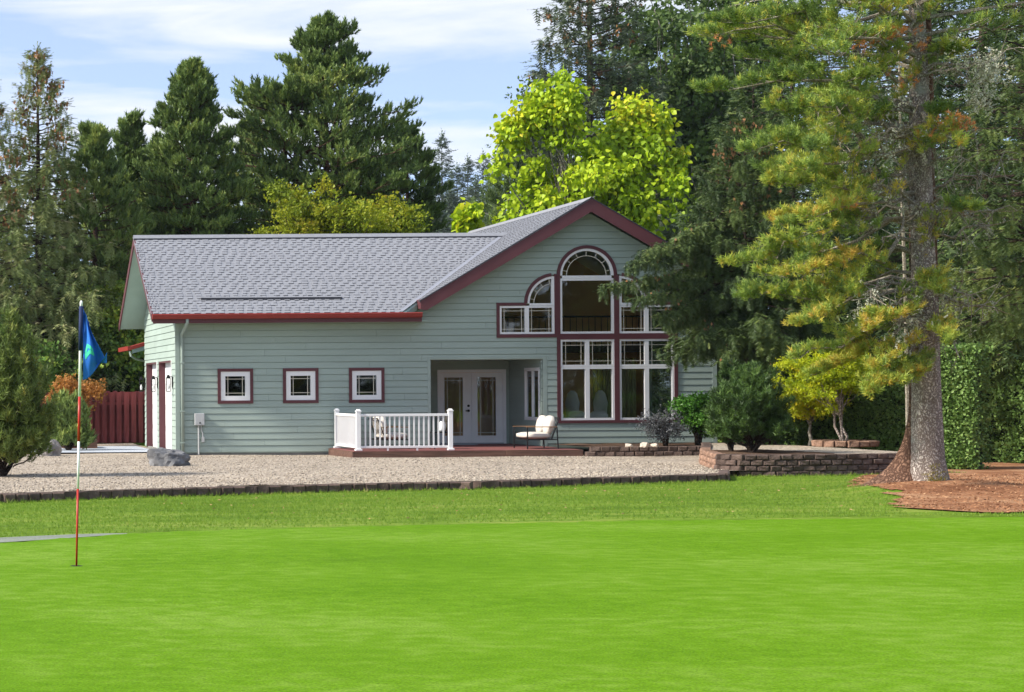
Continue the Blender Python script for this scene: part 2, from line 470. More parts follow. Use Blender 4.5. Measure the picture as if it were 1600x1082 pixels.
class Foliage:
    def __init__(s, seed=0):
        s.T, s.D, s.S, s.V, s.U = [], [], [], [], []
        s.g = np.random.default_rng(seed)
    def add(s, T, D, S, V, flat=None):
        T = np.atleast_2d(np.asarray(T, float)); n = len(T)
        D = np.broadcast_to(np.asarray(D, float), (n, 3))
        S = np.broadcast_to(np.asarray(S, float), (n,)); V = np.broadcast_to(np.asarray(V, float), (n,))
        if flat is None:
            U = s.g.normal(size=(n, 3))
        else:
            U = np.broadcast_to(np.asarray(flat, float), (n, 3)) + s.g.normal(size=(n, 3)) * .25
        s.T.append(T); s.D.append(D); s.S.append(S); s.V.append(V); s.U.append(U)
    def build(s, name, temps, material, parent=None, origin=None, kind=None):
        T = np.concatenate(s.T); D = nrm(np.concatenate(s.D)); S = np.concatenate(s.S); V = np.concatenate(s.V); U = np.concatenate(s.U)
        X = nrm(np.cross(D, U)); Y = np.cross(X, D)
        if origin is not None: T = T - np.asarray(origin)
        pick = s.g.integers(0, len(temps), len(T))
        av, af, vv, off = [], [], [], 0
        for k, (tv, tf) in enumerate(temps):
            q = pick == k
            n = int(q.sum())
            if n == 0: continue
            t, x, y, d, sc = T[q][:, None], X[q][:, None], Y[q][:, None], D[q][:, None], S[q][:, None, None]
            v = t + sc * (x * tv[None, :, :1] + y * tv[None, :, 1:2] + d * tv[None, :, 2:])
            av.append(v.reshape(-1, 3))
            f = tf[None] + (np.arange(n) * len(tv))[:, None, None] + off
            af.append(f.reshape(-1, 3)); off += n * len(tv)
            vv.append(np.repeat(V[q], len(tv)))
        av = np.concatenate(av); af = np.concatenate(af); vv = np.concatenate(vv)
        me = bpy.data.meshes.new(name)
        me.vertices.add(len(av)); me.vertices.foreach_set('co', av.astype(np.float32).ravel())
        me.loops.add(af.size); me.loops.foreach_set('vertex_index', af.astype(np.int32).ravel())
        me.polygons.add(len(af)); me.polygons.foreach_set('loop_start', np.arange(0, af.size, 3, dtype=np.int32))
        me.polygons.foreach_set('loop_total', np.full(len(af), 3, np.int32))
        a = me.attributes.new('v', 'FLOAT', 'POINT')
        a.data.foreach_set('value', np.clip(vv, 0, 1).astype(np.float32))
        me.materials.append(material)
        me.update(calc_edges=True)
        o = put(name, me, parent)
        if kind: o['kind'] = kind
        global TRIS
        TRIS += len(af)
        return o
TRIS = 0

def curve_pts(p0, p1, sag, n=6, wob=0.0, g=None):
    p0, p1 = Vector(p0), Vector(p1)
    L = (p1 - p0).length
    out = []
    for i in range(n):
        t = i / (n - 1)
        p = p0.lerp(p1, t)
        p.z += sag * L * math.sin(math.pi * t)
        if g is not None and 0 < i < n - 1 and wob > 0:
            p += Vector(g.normal(size=3)) * wob * L
        out.append(p)
    return out

def bough(W, F, p0, p1, r0, width, ntw, ntuft, size, vb, mode, sag=0.05, wob=0.015, sides=5, twigs=True, hang=0.5, start=0.25):
    """one limb from p0 to p1 with side twigs and needles"""
    g = F.g
    pts = curve_pts(p0, p1, sag, 7, wob, g)
    W.tube(pts, [r0 * (1 - .85 * i / 6) for i in range(7)], sides, caps=False)
    ax = (Vector(p1) - Vector(p0)); L = ax.length; ax.normalize()
    side = ax.cross(Vector((0, 0, 1)))
    if side.length < .1: side = Vector((1, 0, 0))
    side.normalize()
    for k in range(ntw):
        t = start + (1 - start) * (k + g.uniform(0, .8)) / ntw
        i = min(int(t * 6), 5); q = pts[i].lerp(pts[i + 1], t * 6 - i)
        sd = 1 if k % 2 else -1
        tl = width * (1.25 - .95 * t) * g.uniform(.6, 1.15) if k < ntw - 1 else width * .35
        d = ax * g.uniform(.5, 1.0) + side * sd * g.uniform(.5, 1.0) + Vector((0, 0, g.uniform(-.25, .25)))
        if k >= ntw - 2: d = ax + side * sd * .15
        if mode == 'pine': d.z += .28
        d.normalize()
        e = q + d * tl
        if twigs: W.tube([q, q.lerp(e, .5) + Vector((0, 0, -.03 * tl)), e], [r0 * .28 * (1.1 - t), r0 * .18, r0 * .05], 3, caps=False)
        n = max(2, int(ntuft * g.uniform(.7, 1.3)))
        cv = g.normal() * .10
        s = np.linspace(.22, 1.0, n) + g.uniform(-.08, .08, n)
        T = np.array(q)[None] + np.outer(s * tl, np.array(d)) + g.normal(size=(n, 3)) * size * .22
        vv = vb + cv + g.normal(size=n) * .17
        if mode == 'pine':
            D = np.array(d)[None] * .5 + np.array([0, 0, .75])[None] + g.normal(size=(n, 3)) * .30
            F.add(T, D, size * g.uniform(.75, 1.25, n), vv)
        else:
            D = np.array(d)[None] * .9 + np.array([0, 0, -.28])[None] + g.normal(size=(n, 3)) * .22 + np.outer(g.choice([-1, 1], n) * .55, np.array(side))
            F.add(T, D, size * g.uniform(.7, 1.2, n), vv, flat=(0, 0, 1))
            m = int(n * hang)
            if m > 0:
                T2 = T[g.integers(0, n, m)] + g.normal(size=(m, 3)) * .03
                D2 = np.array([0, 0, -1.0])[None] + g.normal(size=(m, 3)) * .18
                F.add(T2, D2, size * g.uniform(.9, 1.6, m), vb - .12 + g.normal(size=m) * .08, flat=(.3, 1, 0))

def trunk_mesh(W, base, top, r0, r1, n=12, rings=14, flare=0.5, wob=0.0, g=None, fh=0.5):
    base, top = Vector(base), Vector(top)
    H = (top - base).length
    pts, rr = [], []
    for i in range(rings):
        t = (i / (rings - 1)) ** 1.3
        p = base.lerp(top, t)
        if g is not None and 0 < i: p += Vector((g.normal() * wob, g.normal() * wob, 0))
        pts.append(p); rr.append(r1 + (r0 - r1) * (1 - t) + r0 * flare * math.exp(-t * H / fh))
    W.tube(pts, rr, n)
    return pts

def pine_prof(ds, ws):
    return lambda u: float(np.interp(1 - u, ds, ws))
def pine(name, px, tip, Y, R_, seed, label, base_h=0.22, nb=60, gz=-.3, m='pine', size=.42, prof=None, vb=.35, ntw=7, nt=5, twin=0, temps=None, bark='bark_pine', lean=0, group=None, H=None, upper=.8):
    x = XW(px, Y); z1 = P(px, tip, Y).z
    base = Vector((x, Y, gz)); top = Vector((x + lean, Y, z1 - .3)); H = top.z - gz
    F = Foliage(seed); g = F.g
    W = MB(); Lb = MB()
    root = empty(name, base)
    heads = [(base, top)]
    tp = trunk_mesh(W, (0, 0, 0), top - base, .016 * H + .03, .03, 10, 12, .5, .02, g)
    if twin: trunk_mesh(W, (twin * .2, .1, 0), Vector((twin, .3, H * .8)), .013 * H, .03, 8, 10, .5, .02, g)
    prof = prof or (lambda u: max(.10, math.sin(math.pi * min(1, (u * .80 + .24)))) ** .7)
    for i in range(nb):
        u = (i + g.uniform(0, .9)) / nb
        h = base_h * H + (1 - base_h) * H * u
        a = i * 2.399 + g.uniform(-.4, .4)
        Lr = R_ * prof(u) * g.uniform(.62, 1.12)
        el = -.12 + .72 * u ** 1.5 + g.uniform(-.15, .15)
        o = Vector((lean * h / H, 0, h)) if not (twin and i % 3 == 0) else Vector((twin * h / H, .3 * h / H, min(h, H * .8)))
        e = o + Vector((math.cos(a) * math.cos(el), math.sin(a) * math.cos(el), math.sin(el) * upper)) * Lr
        bough(Lb, F, o, e, .012 * H * (1 - u * .8) * .35 + .012, Lr * .55, ntw, nt, size, vb + g.normal() * .13, 'pine', -.05, sides=4, twigs=Y < 80)
    for k in range(5):
        F.add([(lean + g.normal() * .12, g.normal() * .1, H - .45 + .11 * k)], (g.normal() * .2, 0, 1), size, vb + .1)
    W.obj('trunk', M[bark], root, smooth=True)
    Lb.obj('limbs', M[bark], root)['kind'] = 'stuff'
    F.build('crown', temps or TUFT, M[m], root, kind='stuff')
    return tag(root, label, 'tree', group)

def spruce(name, px, tip, Y, R_, seed, label, base_h=0.06, nb=90, gz=-.3, m='spruce', size=.5, vb=.35, ntw=8, nt=4, hang=.6, temps=None, bark='bark_dark', cones=0, group=None, droop=-.25, power=.85, narrow_top=None, twigs=None, cone_m='cones', xoff=0):
    x = XW(px, Y) + xoff; z1 = P(px, tip, Y).z
    base = Vector((x, Y, gz)); H = z1 - gz
    F = Foliage(seed); g = F.g; C = Foliage(seed + 500)
    W = MB(); Lb = MB()
    root = empty(name, base)
    trunk_mesh(W, (0, 0, 0), (0, 0, H), .014 * H + .03, .01, 8, 10, .5, .0, g)
    for i in range(nb):
        u = (i + g.uniform(0, .9)) / nb
        u = u ** .9
        h = base_h * H + (1 - base_h) * H * u * .985
        a = i * 2.399 + g.uniform(-.4, .4)
        Lr = (R_ * (1 - u) ** power + .08 * R_) * g.uniform(.70, 1.12)
        el = droop + .75 * u ** 1.2 + g.uniform(-.1, .1)
        e = Vector((0, 0, h)) + Vector((math.cos(a) * math.cos(el), math.sin(a) * math.cos(el), math.sin(el))) * Lr
        bough(Lb, F, (0, 0, h), e, .004 * H * (1 - u * .8) + .008, Lr * .42, max(4, int(ntw * (1 - u * .6))), nt, size * (1 - .5 * u), vb + g.normal() * .13, 'spruce', -.04, sides=4, twigs=(Y < 56) if twigs is None else twigs, hang=hang * (1 - .8 * u))
        if cones and u > .55 and g.uniform() < cones:
            for _ in range(4):
                s = g.uniform(.45, 1.0)
                p = Vector((0, 0, h)).lerp(e, s)
                n = 5
                C.add(np.array(p)[None] + g.normal(size=(n, 3)) * .09 + np.array([0, 0, -.1]), np.array([0, 0, -1.0])[None] + g.normal(size=(n, 3)) * .25, .15 if Y > 55 else .11, g.uniform(0, 1, n))
    for k in range(6):
        F.add([(0, 0, H * .965 + k * H * .006)], (math.cos(k * 2.4) * .5, math.sin(k * 2.4) * .5, .8), size * .6, vb, flat=(0, 0, 1))
    F.add([(0, 0, H - .15)], (0, 0, 1), size * .8, vb)
    W.obj('trunk', M[bark], root, smooth=True)
    Lb.obj('limbs', M[bark], root)['kind'] = 'stuff'
    F.build('crown', temps or SPRIG, M[m], root, kind='stuff')
    if cones: C.build('cones', LEAF, M[cone_m], root, kind='stuff')
    return tag(root, label, 'tree', group)

def broadleaf(name, base, center, rad, seed, label, cat='tree', nc=40, per=45, m='mixed', size=.22, temps=None, trunk_r=.12, bark='bark_dark', hangd=-.2, clump=.45, vb=.5, stems=1, group=None, shell=.55, part='crown', spread=.3, twig_r=1.0, flat_clump=.7, tb=None, rough=.12):
    base = Vector(base); c = Vector(center) - base; rad = Vector(rad)
    F = Foliage(seed); g = F.g
    W = MB(); Lb = MB()
    root = empty(name, base)
    forks = []
    for s in range(stems):
        a = 2 * math.pi * s / max(stems, 1) + g.uniform(0, 1)
        tp = Vector((c.x * .8 + math.cos(a) * rad.x * spread * (stems > 1), c.y * .8 + math.sin(a) * rad.y * spread * (stems > 1), c.z))
        b0 = Vector((math.cos(a), math.sin(a), 0)) * trunk_r * .8 * (stems > 1)
        pts = curve_pts(b0, tp, .02, 8, .015, g)
        for i, p in enumerate(pts): p.z = b0.z + (tp.z - b0.z) * (i / 7) if i else 0
        W.tube(pts, [trunk_r * (1.25 if i == 0 else 1 - .09 * i) for i in range(8)], 8)
        forks.append(pts)
    n = 0
    while n < nc:
        d = g.normal(size=3); d /= np.linalg.norm(d)
        rr = g.uniform(shell, 1.0) if n % 4 else g.uniform(.1, shell)
        q = c + Vector((d[0] * rad.x, d[1] * rad.y, d[2] * rad.z)) * rr * g.uniform(1 - 1.3 * rough, 1 + rough)
        if q.z < .12: q.z = .12
        n += 1
        pts = forks[n % len(forks)]
        st = pts[int(g.integers(3, 8)) if tb is None else int(g.integers(tb, 8))]
        if st.z > q.z: st = pts[3]
        Lb.tube(curve_pts(st, q, .08, 5, .03, g), [trunk_r * .32 * twig_r, trunk_r * .24 * twig_r, trunk_r * .16 * twig_r, trunk_r * .1 * twig_r, trunk_r * .04 * twig_r], 4, caps=False)
        cl = clump * g.uniform(.7, 1.3)
        k = int(per * g.uniform(.7, 1.3))
        o = g.normal(size=(k, 3)) * np.array([cl, cl, cl * flat_clump]) * .55
        T = np.array(q)[None] + o
        D = nrm(o) * .6 + g.normal(size=(k, 3)) * .5 + np.array([0, 0, hangd])
        F.add(T, D, size * g.uniform(.7, 1.25, k), vb + g.normal() * .12 + g.normal(size=k) * .12)
    W.obj('trunk' if stems == 1 else 'stems', M[bark], root, smooth=True)
    Lb.obj('limbs', M[bark], root)['kind'] = 'stuff'
    F.build(part, temps or CLUS, M[m], root, kind='stuff')
    return tag(root, label, cat, group)

# ------------------------------------------------------------------ ground
def smooth(a, b, t):
    t = min(1, max(0, (t - a) / (b - a))); return t * t * (3 - 2 * t)

def smooth_np(a, b, t):
    t = np.clip((t - a) / (b - a), 0, 1); return t * t * (3 - 2 * t)

def edge_y(x):           # far edge of the putting green
    return np.interp(x, [-60, 0, 1.0, 2.5, 3.2, 6.2, 8.4, 12.8, 60], [15, 19.2, 19.85, 21.0, 21.3, 22.15, 22.6, 22.65, 19.0])

WALLP = [(-6.0, 31.5), (-1.5, 32.2), (1.6, 32.7), (3.85, 33.9), (7.4, 35.2), (10.1, 35.9), (13.2, 37.2), (15.95, 38.4)]
def wall_y(x):
    return np.interp(x, [p[0] for p in WALLP] + [16.7, 17.6, 19.0, 20.4, 21.6, 26, 60], [p[1] for p in WALLP] + [40.1, 40.3, 40.4, 40.7, 41.1, 41.4, 41.4])

def ground_z(x, y):
    x = np.asarray(x, float); y = np.asarray(y, float)
    e = edge_y(x); w = wall_y(x)
    z = np.where(y < e, -0.03, 0)
    t = np.clip((y - e) / np.maximum(w - e, .1), 0, 1)
    z = -0.03 - 0.33 * (t * t * (3 - 2 * t)) - .05 * np.sin(np.clip((y - e) / 2.0, 0, math.pi)) 
    z = np.where(y > w, -0.36, z)
    # soil raised round the foot of the big trunk
    d = np.hypot(x - 16.0, (y - 30.6))
    z = z + .20 * np.exp(-(d / 1.5) ** 2) * (y > e)
    return z

def sheet(name, xs, ys, zf, m, mask=None, kind='structure', uvjit=0):
    X, Y = np.meshgrid(xs, ys)
    Z = zf(X, Y)
    nx, ny = len(xs), len(ys)
    co = np.stack([X, Y, Z], -1).reshape(-1, 3)
    i, j = np.meshgrid(np.arange(nx - 1), np.arange(ny - 1))
    k = (j * nx + i)
    if mask is not None:
        cxm = (X[:-1, :-1] + X[1:, 1:]) / 2; cym = (Y[:-1, :-1] + Y[1:, 1:]) / 2
        k = k[mask(cxm, cym)]
    k = k.ravel()
    f = np.stack([k, k + 1, k + nx + 1, k + nx], -1)
    used = np.unique(f); remap = np.zeros(len(co), int); remap[used] = np.arange(len(used))
    me = bpy.data.meshes.new(name)
    me.from_pydata(co[used].tolist(), [], remap[f].tolist())
    me.polygons.foreach_set('use_smooth', [True] * len(me.polygons))
    me.materials.append(m); me.update()
    o = put(name, me)
    if kind: o['kind'] = kind
    return o

def grassmat(name, ca, cb, cc, fine=60, stretch=(1, 1, 1), bump=0.3, big=0.35, mid=2.5, rough=0.7, dots=None):
    m, nt, b = nmat(name)
    N, L = nt.nodes, nt.links
    tc = N.new('ShaderNodeTexCoord')
    mp = N.new('ShaderNodeMapping'); mp.inputs['Scale'].default_value = stretch
    L.new(tc.outputs['Object'], mp.inputs['Vector'])
    def noise(s, d, src=mp):
        n = N.new('ShaderNodeTexNoise'); n.inputs['Scale'].default_value = s; n.inputs['Detail'].default_value = d
        L.new(src.outputs['Vector'], n.inputs['Vector']); return n
    n1, n2, n3 = noise(big, 4), noise(mid, 5), noise(fine, 3)
    a = N.new('ShaderNodeMath'); a.operation = 'MULTIPLY_ADD'; a.inputs[1].default_value = .55
    L.new(n1.outputs['Fac'], a.inputs[0])
    a2 = N.new('ShaderNodeMath'); a2.operation = 'MULTIPLY'; a2.inputs[1].default_value = .45
    L.new(n2.outputs['Fac'], a2.inputs[0]); L.new(a2.outputs[0], a.inputs[2])
    r = N.new('ShaderNodeValToRGB')
    e = r.color_ramp.elements; e.new(.5)
    for q, (p, c) in enumerate(((.36, ca), (.5, cb), (.64, cc))):
        e[q].position = p; e[q].color = (*c, 1)
    L.new(a.outputs[0], r.inputs['Fac'])
    mr = N.new('ShaderNodeMapRange'); mr.inputs['From Min'].default_value = .3; mr.inputs['From Max'].default_value = .7
    mr.inputs['To Min'].default_value = .68; mr.inputs['To Max'].default_value = 1.30
    L.new(n3.outputs['Fac'], mr.inputs['Value'])
    hs = N.new('ShaderNodeHueSaturation'); L.new(r.outputs['Color'], hs.inputs['Color']); L.new(mr.outputs['Result'], hs.inputs['Value'])
    L.new(hs.outputs['Color'], b.inputs['Base Color'])
    b.inputs['Roughness'].default_value = rough; b.inputs['Specular IOR Level'].default_value = 0.02
    bp = N.new('ShaderNodeBump'); bp.inputs['Strength'].default_value = bump; bp.inputs['Distance'].default_value = 0.01
    L.new(n3.outputs['Fac'], bp.inputs['Height']); L.new(bp.outputs['Normal'], b.inputs['Normal'])
    return m

M['green'] = grassmat('putting_green_turf', (0.078, 0.175, 0.003), (0.101, 0.207, 0.007), (0.145, 0.248, 0.026), fine=75, stretch=(0.9, 1.1, 1), bump=0.5, big=.4, mid=5.5)
M['lawn'] = grassmat('lawn_turf', (0.074, 0.130, 0.011), (0.115, 0.190, 0.020), (0.185, 0.235, 0.042), fine=22, stretch=(0.6, 1, 1), bump=0.8, big=.5, mid=2.0)
M['mulch'] = grassmat('needle_mulch', (0.16, 0.072, 0.038), (0.25, 0.122, 0.065), (0.34, 0.20, 0.115), fine=18, bump=1.0, big=.8, mid=3.0, rough=.95)
M['soil'] = grassmat('dark_soil', (0.045, 0.028, 0.020), (0.075, 0.048, 0.034), (0.12, 0.08, 0.055), fine=18, bump=1.0, rough=.95)
M['path'] = grassmat('asphalt_path', (0.15, 0.17, 0.14), (0.19, 0.21, 0.175), (0.24, 0.25, 0.21), fine=60, bump=.3, rough=.9)

def gravelmat():
    m, nt, b = nmat('pea_gravel')
    N, L = nt.nodes, nt.links
    tc = N.new('ShaderNodeTexCoord')
    vo = N.new('ShaderNodeTexVoronoi'); vo.inputs['Scale'].default_value = 20
    L.new(tc.outputs['Object'], vo.inputs['Vector'])
    n = N.new('ShaderNodeTexNoise'); n.inputs['Scale'].default_value = .7; n.inputs['Detail'].default_value = 6
    L.new(tc.outputs['Object'], n.inputs['Vector'])
    sp = N.new('ShaderNodeSeparateColor'); L.new(vo.outputs['Color'], sp.inputs[0])
    r = N.new('ShaderNodeValToRGB'); e = r.color_ramp.elements
    for p in (.35, .7): e.new(p)
    for q, c in enumerate(((.15, .128, .10), (.29, .242, .19), (.39, .325, .255), (.50, .435, .355))): e[q].color = (*c, 1)
    L.new(sp.outputs[0], r.inputs['Fac'])
    mr = N.new('ShaderNodeMapRange'); mr.inputs['From Min'].default_value = .3; mr.inputs['From Max'].default_value = .7
    mr.inputs['To Min'].default_value = .82; mr.inputs['To Max'].default_value = 1.12
    L.new(n.outputs['Fac'], mr.inputs['Value'])
    hs = N.new('ShaderNodeHueSaturation'); L.new(r.outputs['Color'], hs.inputs['Color']); L.new(mr.outputs['Result'], hs.inputs['Value'])
    L.new(hs.outputs['Color'], b.inputs['Base Color'])
    b.inputs['Roughness'].default_value = .9; b.inputs['Specular IOR Level'].default_value = .15
    bp = N.new('ShaderNodeBump'); bp.invert = True; bp.inputs['Strength'].default_value = .8; bp.inputs['Distance'].default_value = .03
    L.new(vo.outputs['Distance'], bp.inputs['Height']); L.new(bp.outputs['Normal'], b.inputs['Normal'])
    return m
M['gravel'] = gravelmat()

xs = np.unique(np.concatenate([np.linspace(-1800, -40, 8), np.linspace(-40, -2, 12), np.linspace(-2, 26, 85), np.linspace(28, 70, 12), np.linspace(100, 1800, 8)]))
ys = np.unique(np.concatenate([np.linspace(-1800, -20, 6), np.linspace(-20, 18, 12), np.linspace(18, 46, 100), np.linspace(48, 100, 12), np.linspace(140, 2500, 10)]))
sheet('lawn', xs, ys, lambda x, y: ground_z(x, y), M['lawn'])
# putting green: sheet with a ragged edge a little above the lawn
gx = np.concatenate([np.linspace(-40, -1, 14), np.linspace(0, 24, 241), np.linspace(26, 60, 12)])
def green_grid():
    V, Fc = [], []
    tv = np.concatenate([np.linspace(0, .95, 30), np.linspace(.96, 1, 10)])
    for j, t in enumerate(tv):
        for i, x in enumerate(gx):
            e = float(edge_y(x)) + .05 * math.sin(x * 9.1) + .04 * math.sin(x * 23.7 + 1)
            y = -12 + (e + 12) * t
            z = 0.0 + .012 * math.sin(x * .5) * math.sin(y * .4)
            if t > .985: z -= .035 * ((t - .985) / .015)
            V.append((x, y, z))
    n = len(gx)
    for j in range(len(tv) - 1):
        for i in range(n - 1):
            k = j * n + i; Fc.append((k, k + 1, k + n + 1, k + n))
    me = bpy.data.meshes.new('putting_green'); me.from_pydata(V, [], Fc)
    me.polygons.foreach_set('use_smooth', [True] * len(me.polygons)); me.materials.append(M['green'])
    put('putting_green', me)['kind'] = 'structure'
green_grid()
# cart path at the left
V, Fc = [], []
pxs = [-12, -6, -2, -.5, .4, .8, 1.2, 1.6, 1.9, 2.15, 2.35]
def path_hi(x): return float(np.interp(x, [-12, 0, 1.0, 1.8, 2.2, 2.4], [18.3, 20.3, 20.75, 21.0, 20.98, 20.85]))
for x in pxs:
    lo, hi = float(edge_y(x)) - .1, path_hi(x)
    for k in range(4):
        y = lo + (hi - lo) * k / 3
        V.append((x, y, float(ground_z(x, y)) + .012))
for i in range(len(pxs) - 1):
    for k in range(3): Fc.append((4 * i + k, 4 * i + 4 + k, 4 * i + 5 + k, 4 * i + 1 + k))
me = bpy.data.meshes.new('path'); me.from_pydata(V, [], Fc); me.materials.append(M['path'])
put('path', me)['kind'] = 'structure'

def bed_left(y): return np.interp(y, [40.6, 41.6, 43.9, 45.4, 47.0, 49.8, 53], [16.95, 17.22, 17.92, 18.54, 19.24, 20.35, 20.4])
gravel_z = lambda x, y: -.21 - .0035 * np.clip(y - 34, 0, 22) + .012 * np.sin(x * 1.3) * np.cos(y * .9)
sheet('gravel_yard', np.linspace(-8, 20.5, 96), np.linspace(31, 66, 130), gravel_z, M['gravel'],
      mask=lambda x, y: (y > wall_y(x) + .16) & ~((x > 7.5) & (y > 53.2)) & (x < np.maximum(bed_left(y), 16.9) + .1) & ((x < 17.2) | (y > 41.5)))
# needle mulch under the big tree
def mulch_mask(x, y):
    nz = .18 * np.sin(x * 5.1 + y * 3) + .12 * np.sin(x * 11 - y * 7)
    lim = y * np.interp(y, [22, 29.2, 30.5, 33, 40], [.503, .503, .492, .478, .486])
    return (y > edge_y(x) + 1.1 + nz * .5) & (y < wall_y(x) + np.where(x > 21.7, 5, 1.5)) & (x > lim + nz * .6)
sheet('needle_mulch', np.linspace(13, 34, 260), np.linspace(21.5, 46.5, 260), lambda x, y: ground_z(x, y) + .018, M['mulch'], mask=mulch_mask)
# raised bed behind the block wall, and bed by the house
BEDP = [(20.2, 49.8), (19.1, 47.0), (18.42, 45.4), (17.8, 43.9), (17.1, 41.6), (16.85, 40.75), (17.1, 40.35), (17.7, 40.28), (19.0, 40.4), (20.4, 40.7), (21.5, 41.1)]
def bed_mask(x, y):
    lo = np.interp(x, [16.85, 17.1, 17.7, 19.0, 20.4, 21.5, 30], [40.85, 40.5, 40.42, 40.55, 40.85, 41.25, 43])
    return (y > lo) & (x > bed_left(y)) & (x < 21.6)
sheet('raised_gravel_bed', np.linspace(16.8, 21.7, 90), np.linspace(40.3, 50, 120), lambda x, y: .045 + 0 * x, M['gravel'],
      mask=lambda x, y: bed_mask(x, y) & (y < 50.0))
sheet('soil_bed', np.linspace(16.5, 22.4, 60), np.linspace(41, 53.05, 80), lambda x, y: .06 + .01 * np.sin(5 * x) + 0 * y, M['soil'],
      mask=lambda x, y: (bed_mask(x, y) & (np.hypot((x - 18.3), (y - 42.5) * .75) < 1.5)))
sheet('house_bed', np.linspace(17.3, 24, 40), np.linspace(50.12, 53.05, 30), lambda x, y: -.03 + .01 * np.sin(6 * x) + 0 * y, M['soil'])
sheet('apron', np.linspace(-2, 7.2, 4), np.linspace(55.3, 61.3, 4), lambda x, y: -.245 + 0 * x, M['concrete'], mask=lambda x, y: x > (2.6 + (y - 55) * .05) - 3)

# ------------------------------------------------------------------ house
FY = 53.1
def qx(px): return (px + 150) / 58.0
def qz(py, s=7.4): return 1.5 + (612 - (py + s)) / 58.0
XL, XR, APX, APZ, SL = 7.34, 21.86, 18.36, 6.50, .589
ZG = 6.25                      # underside of the gable roof at the apex
house = empty('house', (XL, FY, -.25))
tag(house, 'sage green lap-sided house with grey shingle roof and maroon trim behind the gravel yard', 'house')
HL = house.location.copy()
def hob(mb, name, m, parent=None, **k):
    o = mb.obj(name, m, parent or house, **k)
    if parent is None: o.location = o.location - HL
    return o
def hput(name, me, loc, rot=None, parent=None):
    return put(name, me, parent or house, Vector(loc) - HL, rot)

def sub(ints, cuts):
    for c0, c1 in cuts:
        out = []
        for a, b in ints:
            if c1 <= a or c0 >= b: out.append((a, b)); continue
            if c0 > a: out.append((a, c0))
            if c1 < b: out.append((c1, b))
        ints = out
    return [(a, b) for a, b in ints if b - a > .02]

SW = [qx(367.5), qx(469.5), qx(572.5)]
sw_z0, sw_z1 = 1.5 - 22.5 / 58, 1.5 + 32 / 58
def gwin_cut(z, pad=0.0):
    c = []
    zs = qz(431)
    if qz(660) < z <= zs: c.append((qx(872) , qx(962)))
    r = 44 / 58
    if zs < z < zs + r: w = math.sqrt(r * r - (z - zs) ** 2); c.append((qx(917) - w, qx(917) + w))
    z2 = qz(474); r = 44.5 / 58
    if z2 < z < z2 + r:
        w = math.sqrt(r * r - (z - z2) ** 2); c.append((qx(866) - w, qx(872))); c.append((qx(962), qx(968) + w))
    if qz(525) < z <= qz(475): c.append((qx(778.5), qx(872))); c.append((qx(962), qx(1055.5)))
    if qz(659) < z <= qz(524): c.append((qx(962), qx(1055.5)))
    return c
PX0, PX1, PZ1 = qx(672.5), qx(848), 2.26
def front_cuts(z, trim=True):
    c = gwin_cut(z)
    for x in SW:
        if sw_z0 + .04 < z < sw_z1 - .04: c.append((x - .43, x + .43))
    t = .085 if trim else 0
    if z < PZ1 + (.07 if trim else 0): c.append((PX0 - t, PX1 + (t + .03 if trim else 0)))
    return c
def outline(z):
    if z <= 3.27: return (XL, XR)
    h = (ZG - z) / SL
    a, b = APX - h, min(APX + h, XR)
    return (max(a, 13.6), b) if b > a else None

def slices(z0, z1, n, cuts, out=None):
    rows = []
    for i in range(n):
        a = z0 + (z1 - z0) * i / n; b = z0 + (z1 - z0) * (i + 1) / n
        zm = (a + b) / 2
        o = (out or outline)(zm)
        if not o or o[1] - o[0] < .05: continue
        for iv in sub([o], cuts(zm)): rows.append((a, b, iv[0], iv[1]))
    return rows
def group_rows(rows):
    gs = []
    for r in rows:
        hit = [g for g in gs if any(abs(q[1] - r[0]) < 1e-6 and q[2] < r[3] and r[2] < q[3] for q in g)]
        m = [r]
        for g in hit: m = g + m; gs.remove(g)
        gs.append(m)
    return gs

# front wall: sheathing with real openings + lap boards
wall = MB()
for k in range(152):
    z0 = -.22 + k * .0425
    for a, b, x0, x1 in slices(z0, z0 + .0425, 1, lambda z: front_cuts(z, False)): wall.box(x0, x1, FY, FY + .14, a, b)
# other walls: left end (with two door openings), back, right
DZ = 2.27
D1, D2 = (53.92, 56.62), (57.02, 59.55)
wall.box(XL, XL + .14, FY + .14, D1[0], -.22, DZ); wall.box(XL, XL + .14, D1[1], D2[0], -.22, DZ); wall.box(XL, XL + .14, D2[1], 59.9, -.22, DZ)
zm = lambda y: 3.52 + (min(y, 113.0 - y) - 52.5) * .585
wall.prism_x([(FY + .14, DZ), (59.9, DZ), (59.9, zm(59.9) - .22), (56.5, zm(56.5) - .22), (FY + .14, zm(FY + .14) - .22)], XL, XL + .14)
wall.box(XL + .14, 14.0, 59.76, 59.9, -.22, 3.3)
wall.box(13.9, XR, 63.2, 63.34, -.22, 4.1); wall.box(XR - .14, XR, FY + .14, 54.2, -.22, 4.0); wall.box(XR - .14, XR, 57.6, 63.2, -.22, 4.0); wall.box(XR - .14, XR, 54.2, 57.6, -.22, .4); wall.box(XR - .14, XR, 54.2, 57.6, 3.4, 4.0)  # unseen opening in the right wall, added to let sky light into the room
wall.prism([(13.95, 4.1), (XR, 4.1), (APX, 6.2)], 63.2, 63.34)
wob = hob(wall, 'wall', M['siding'])
EXPO = .1724
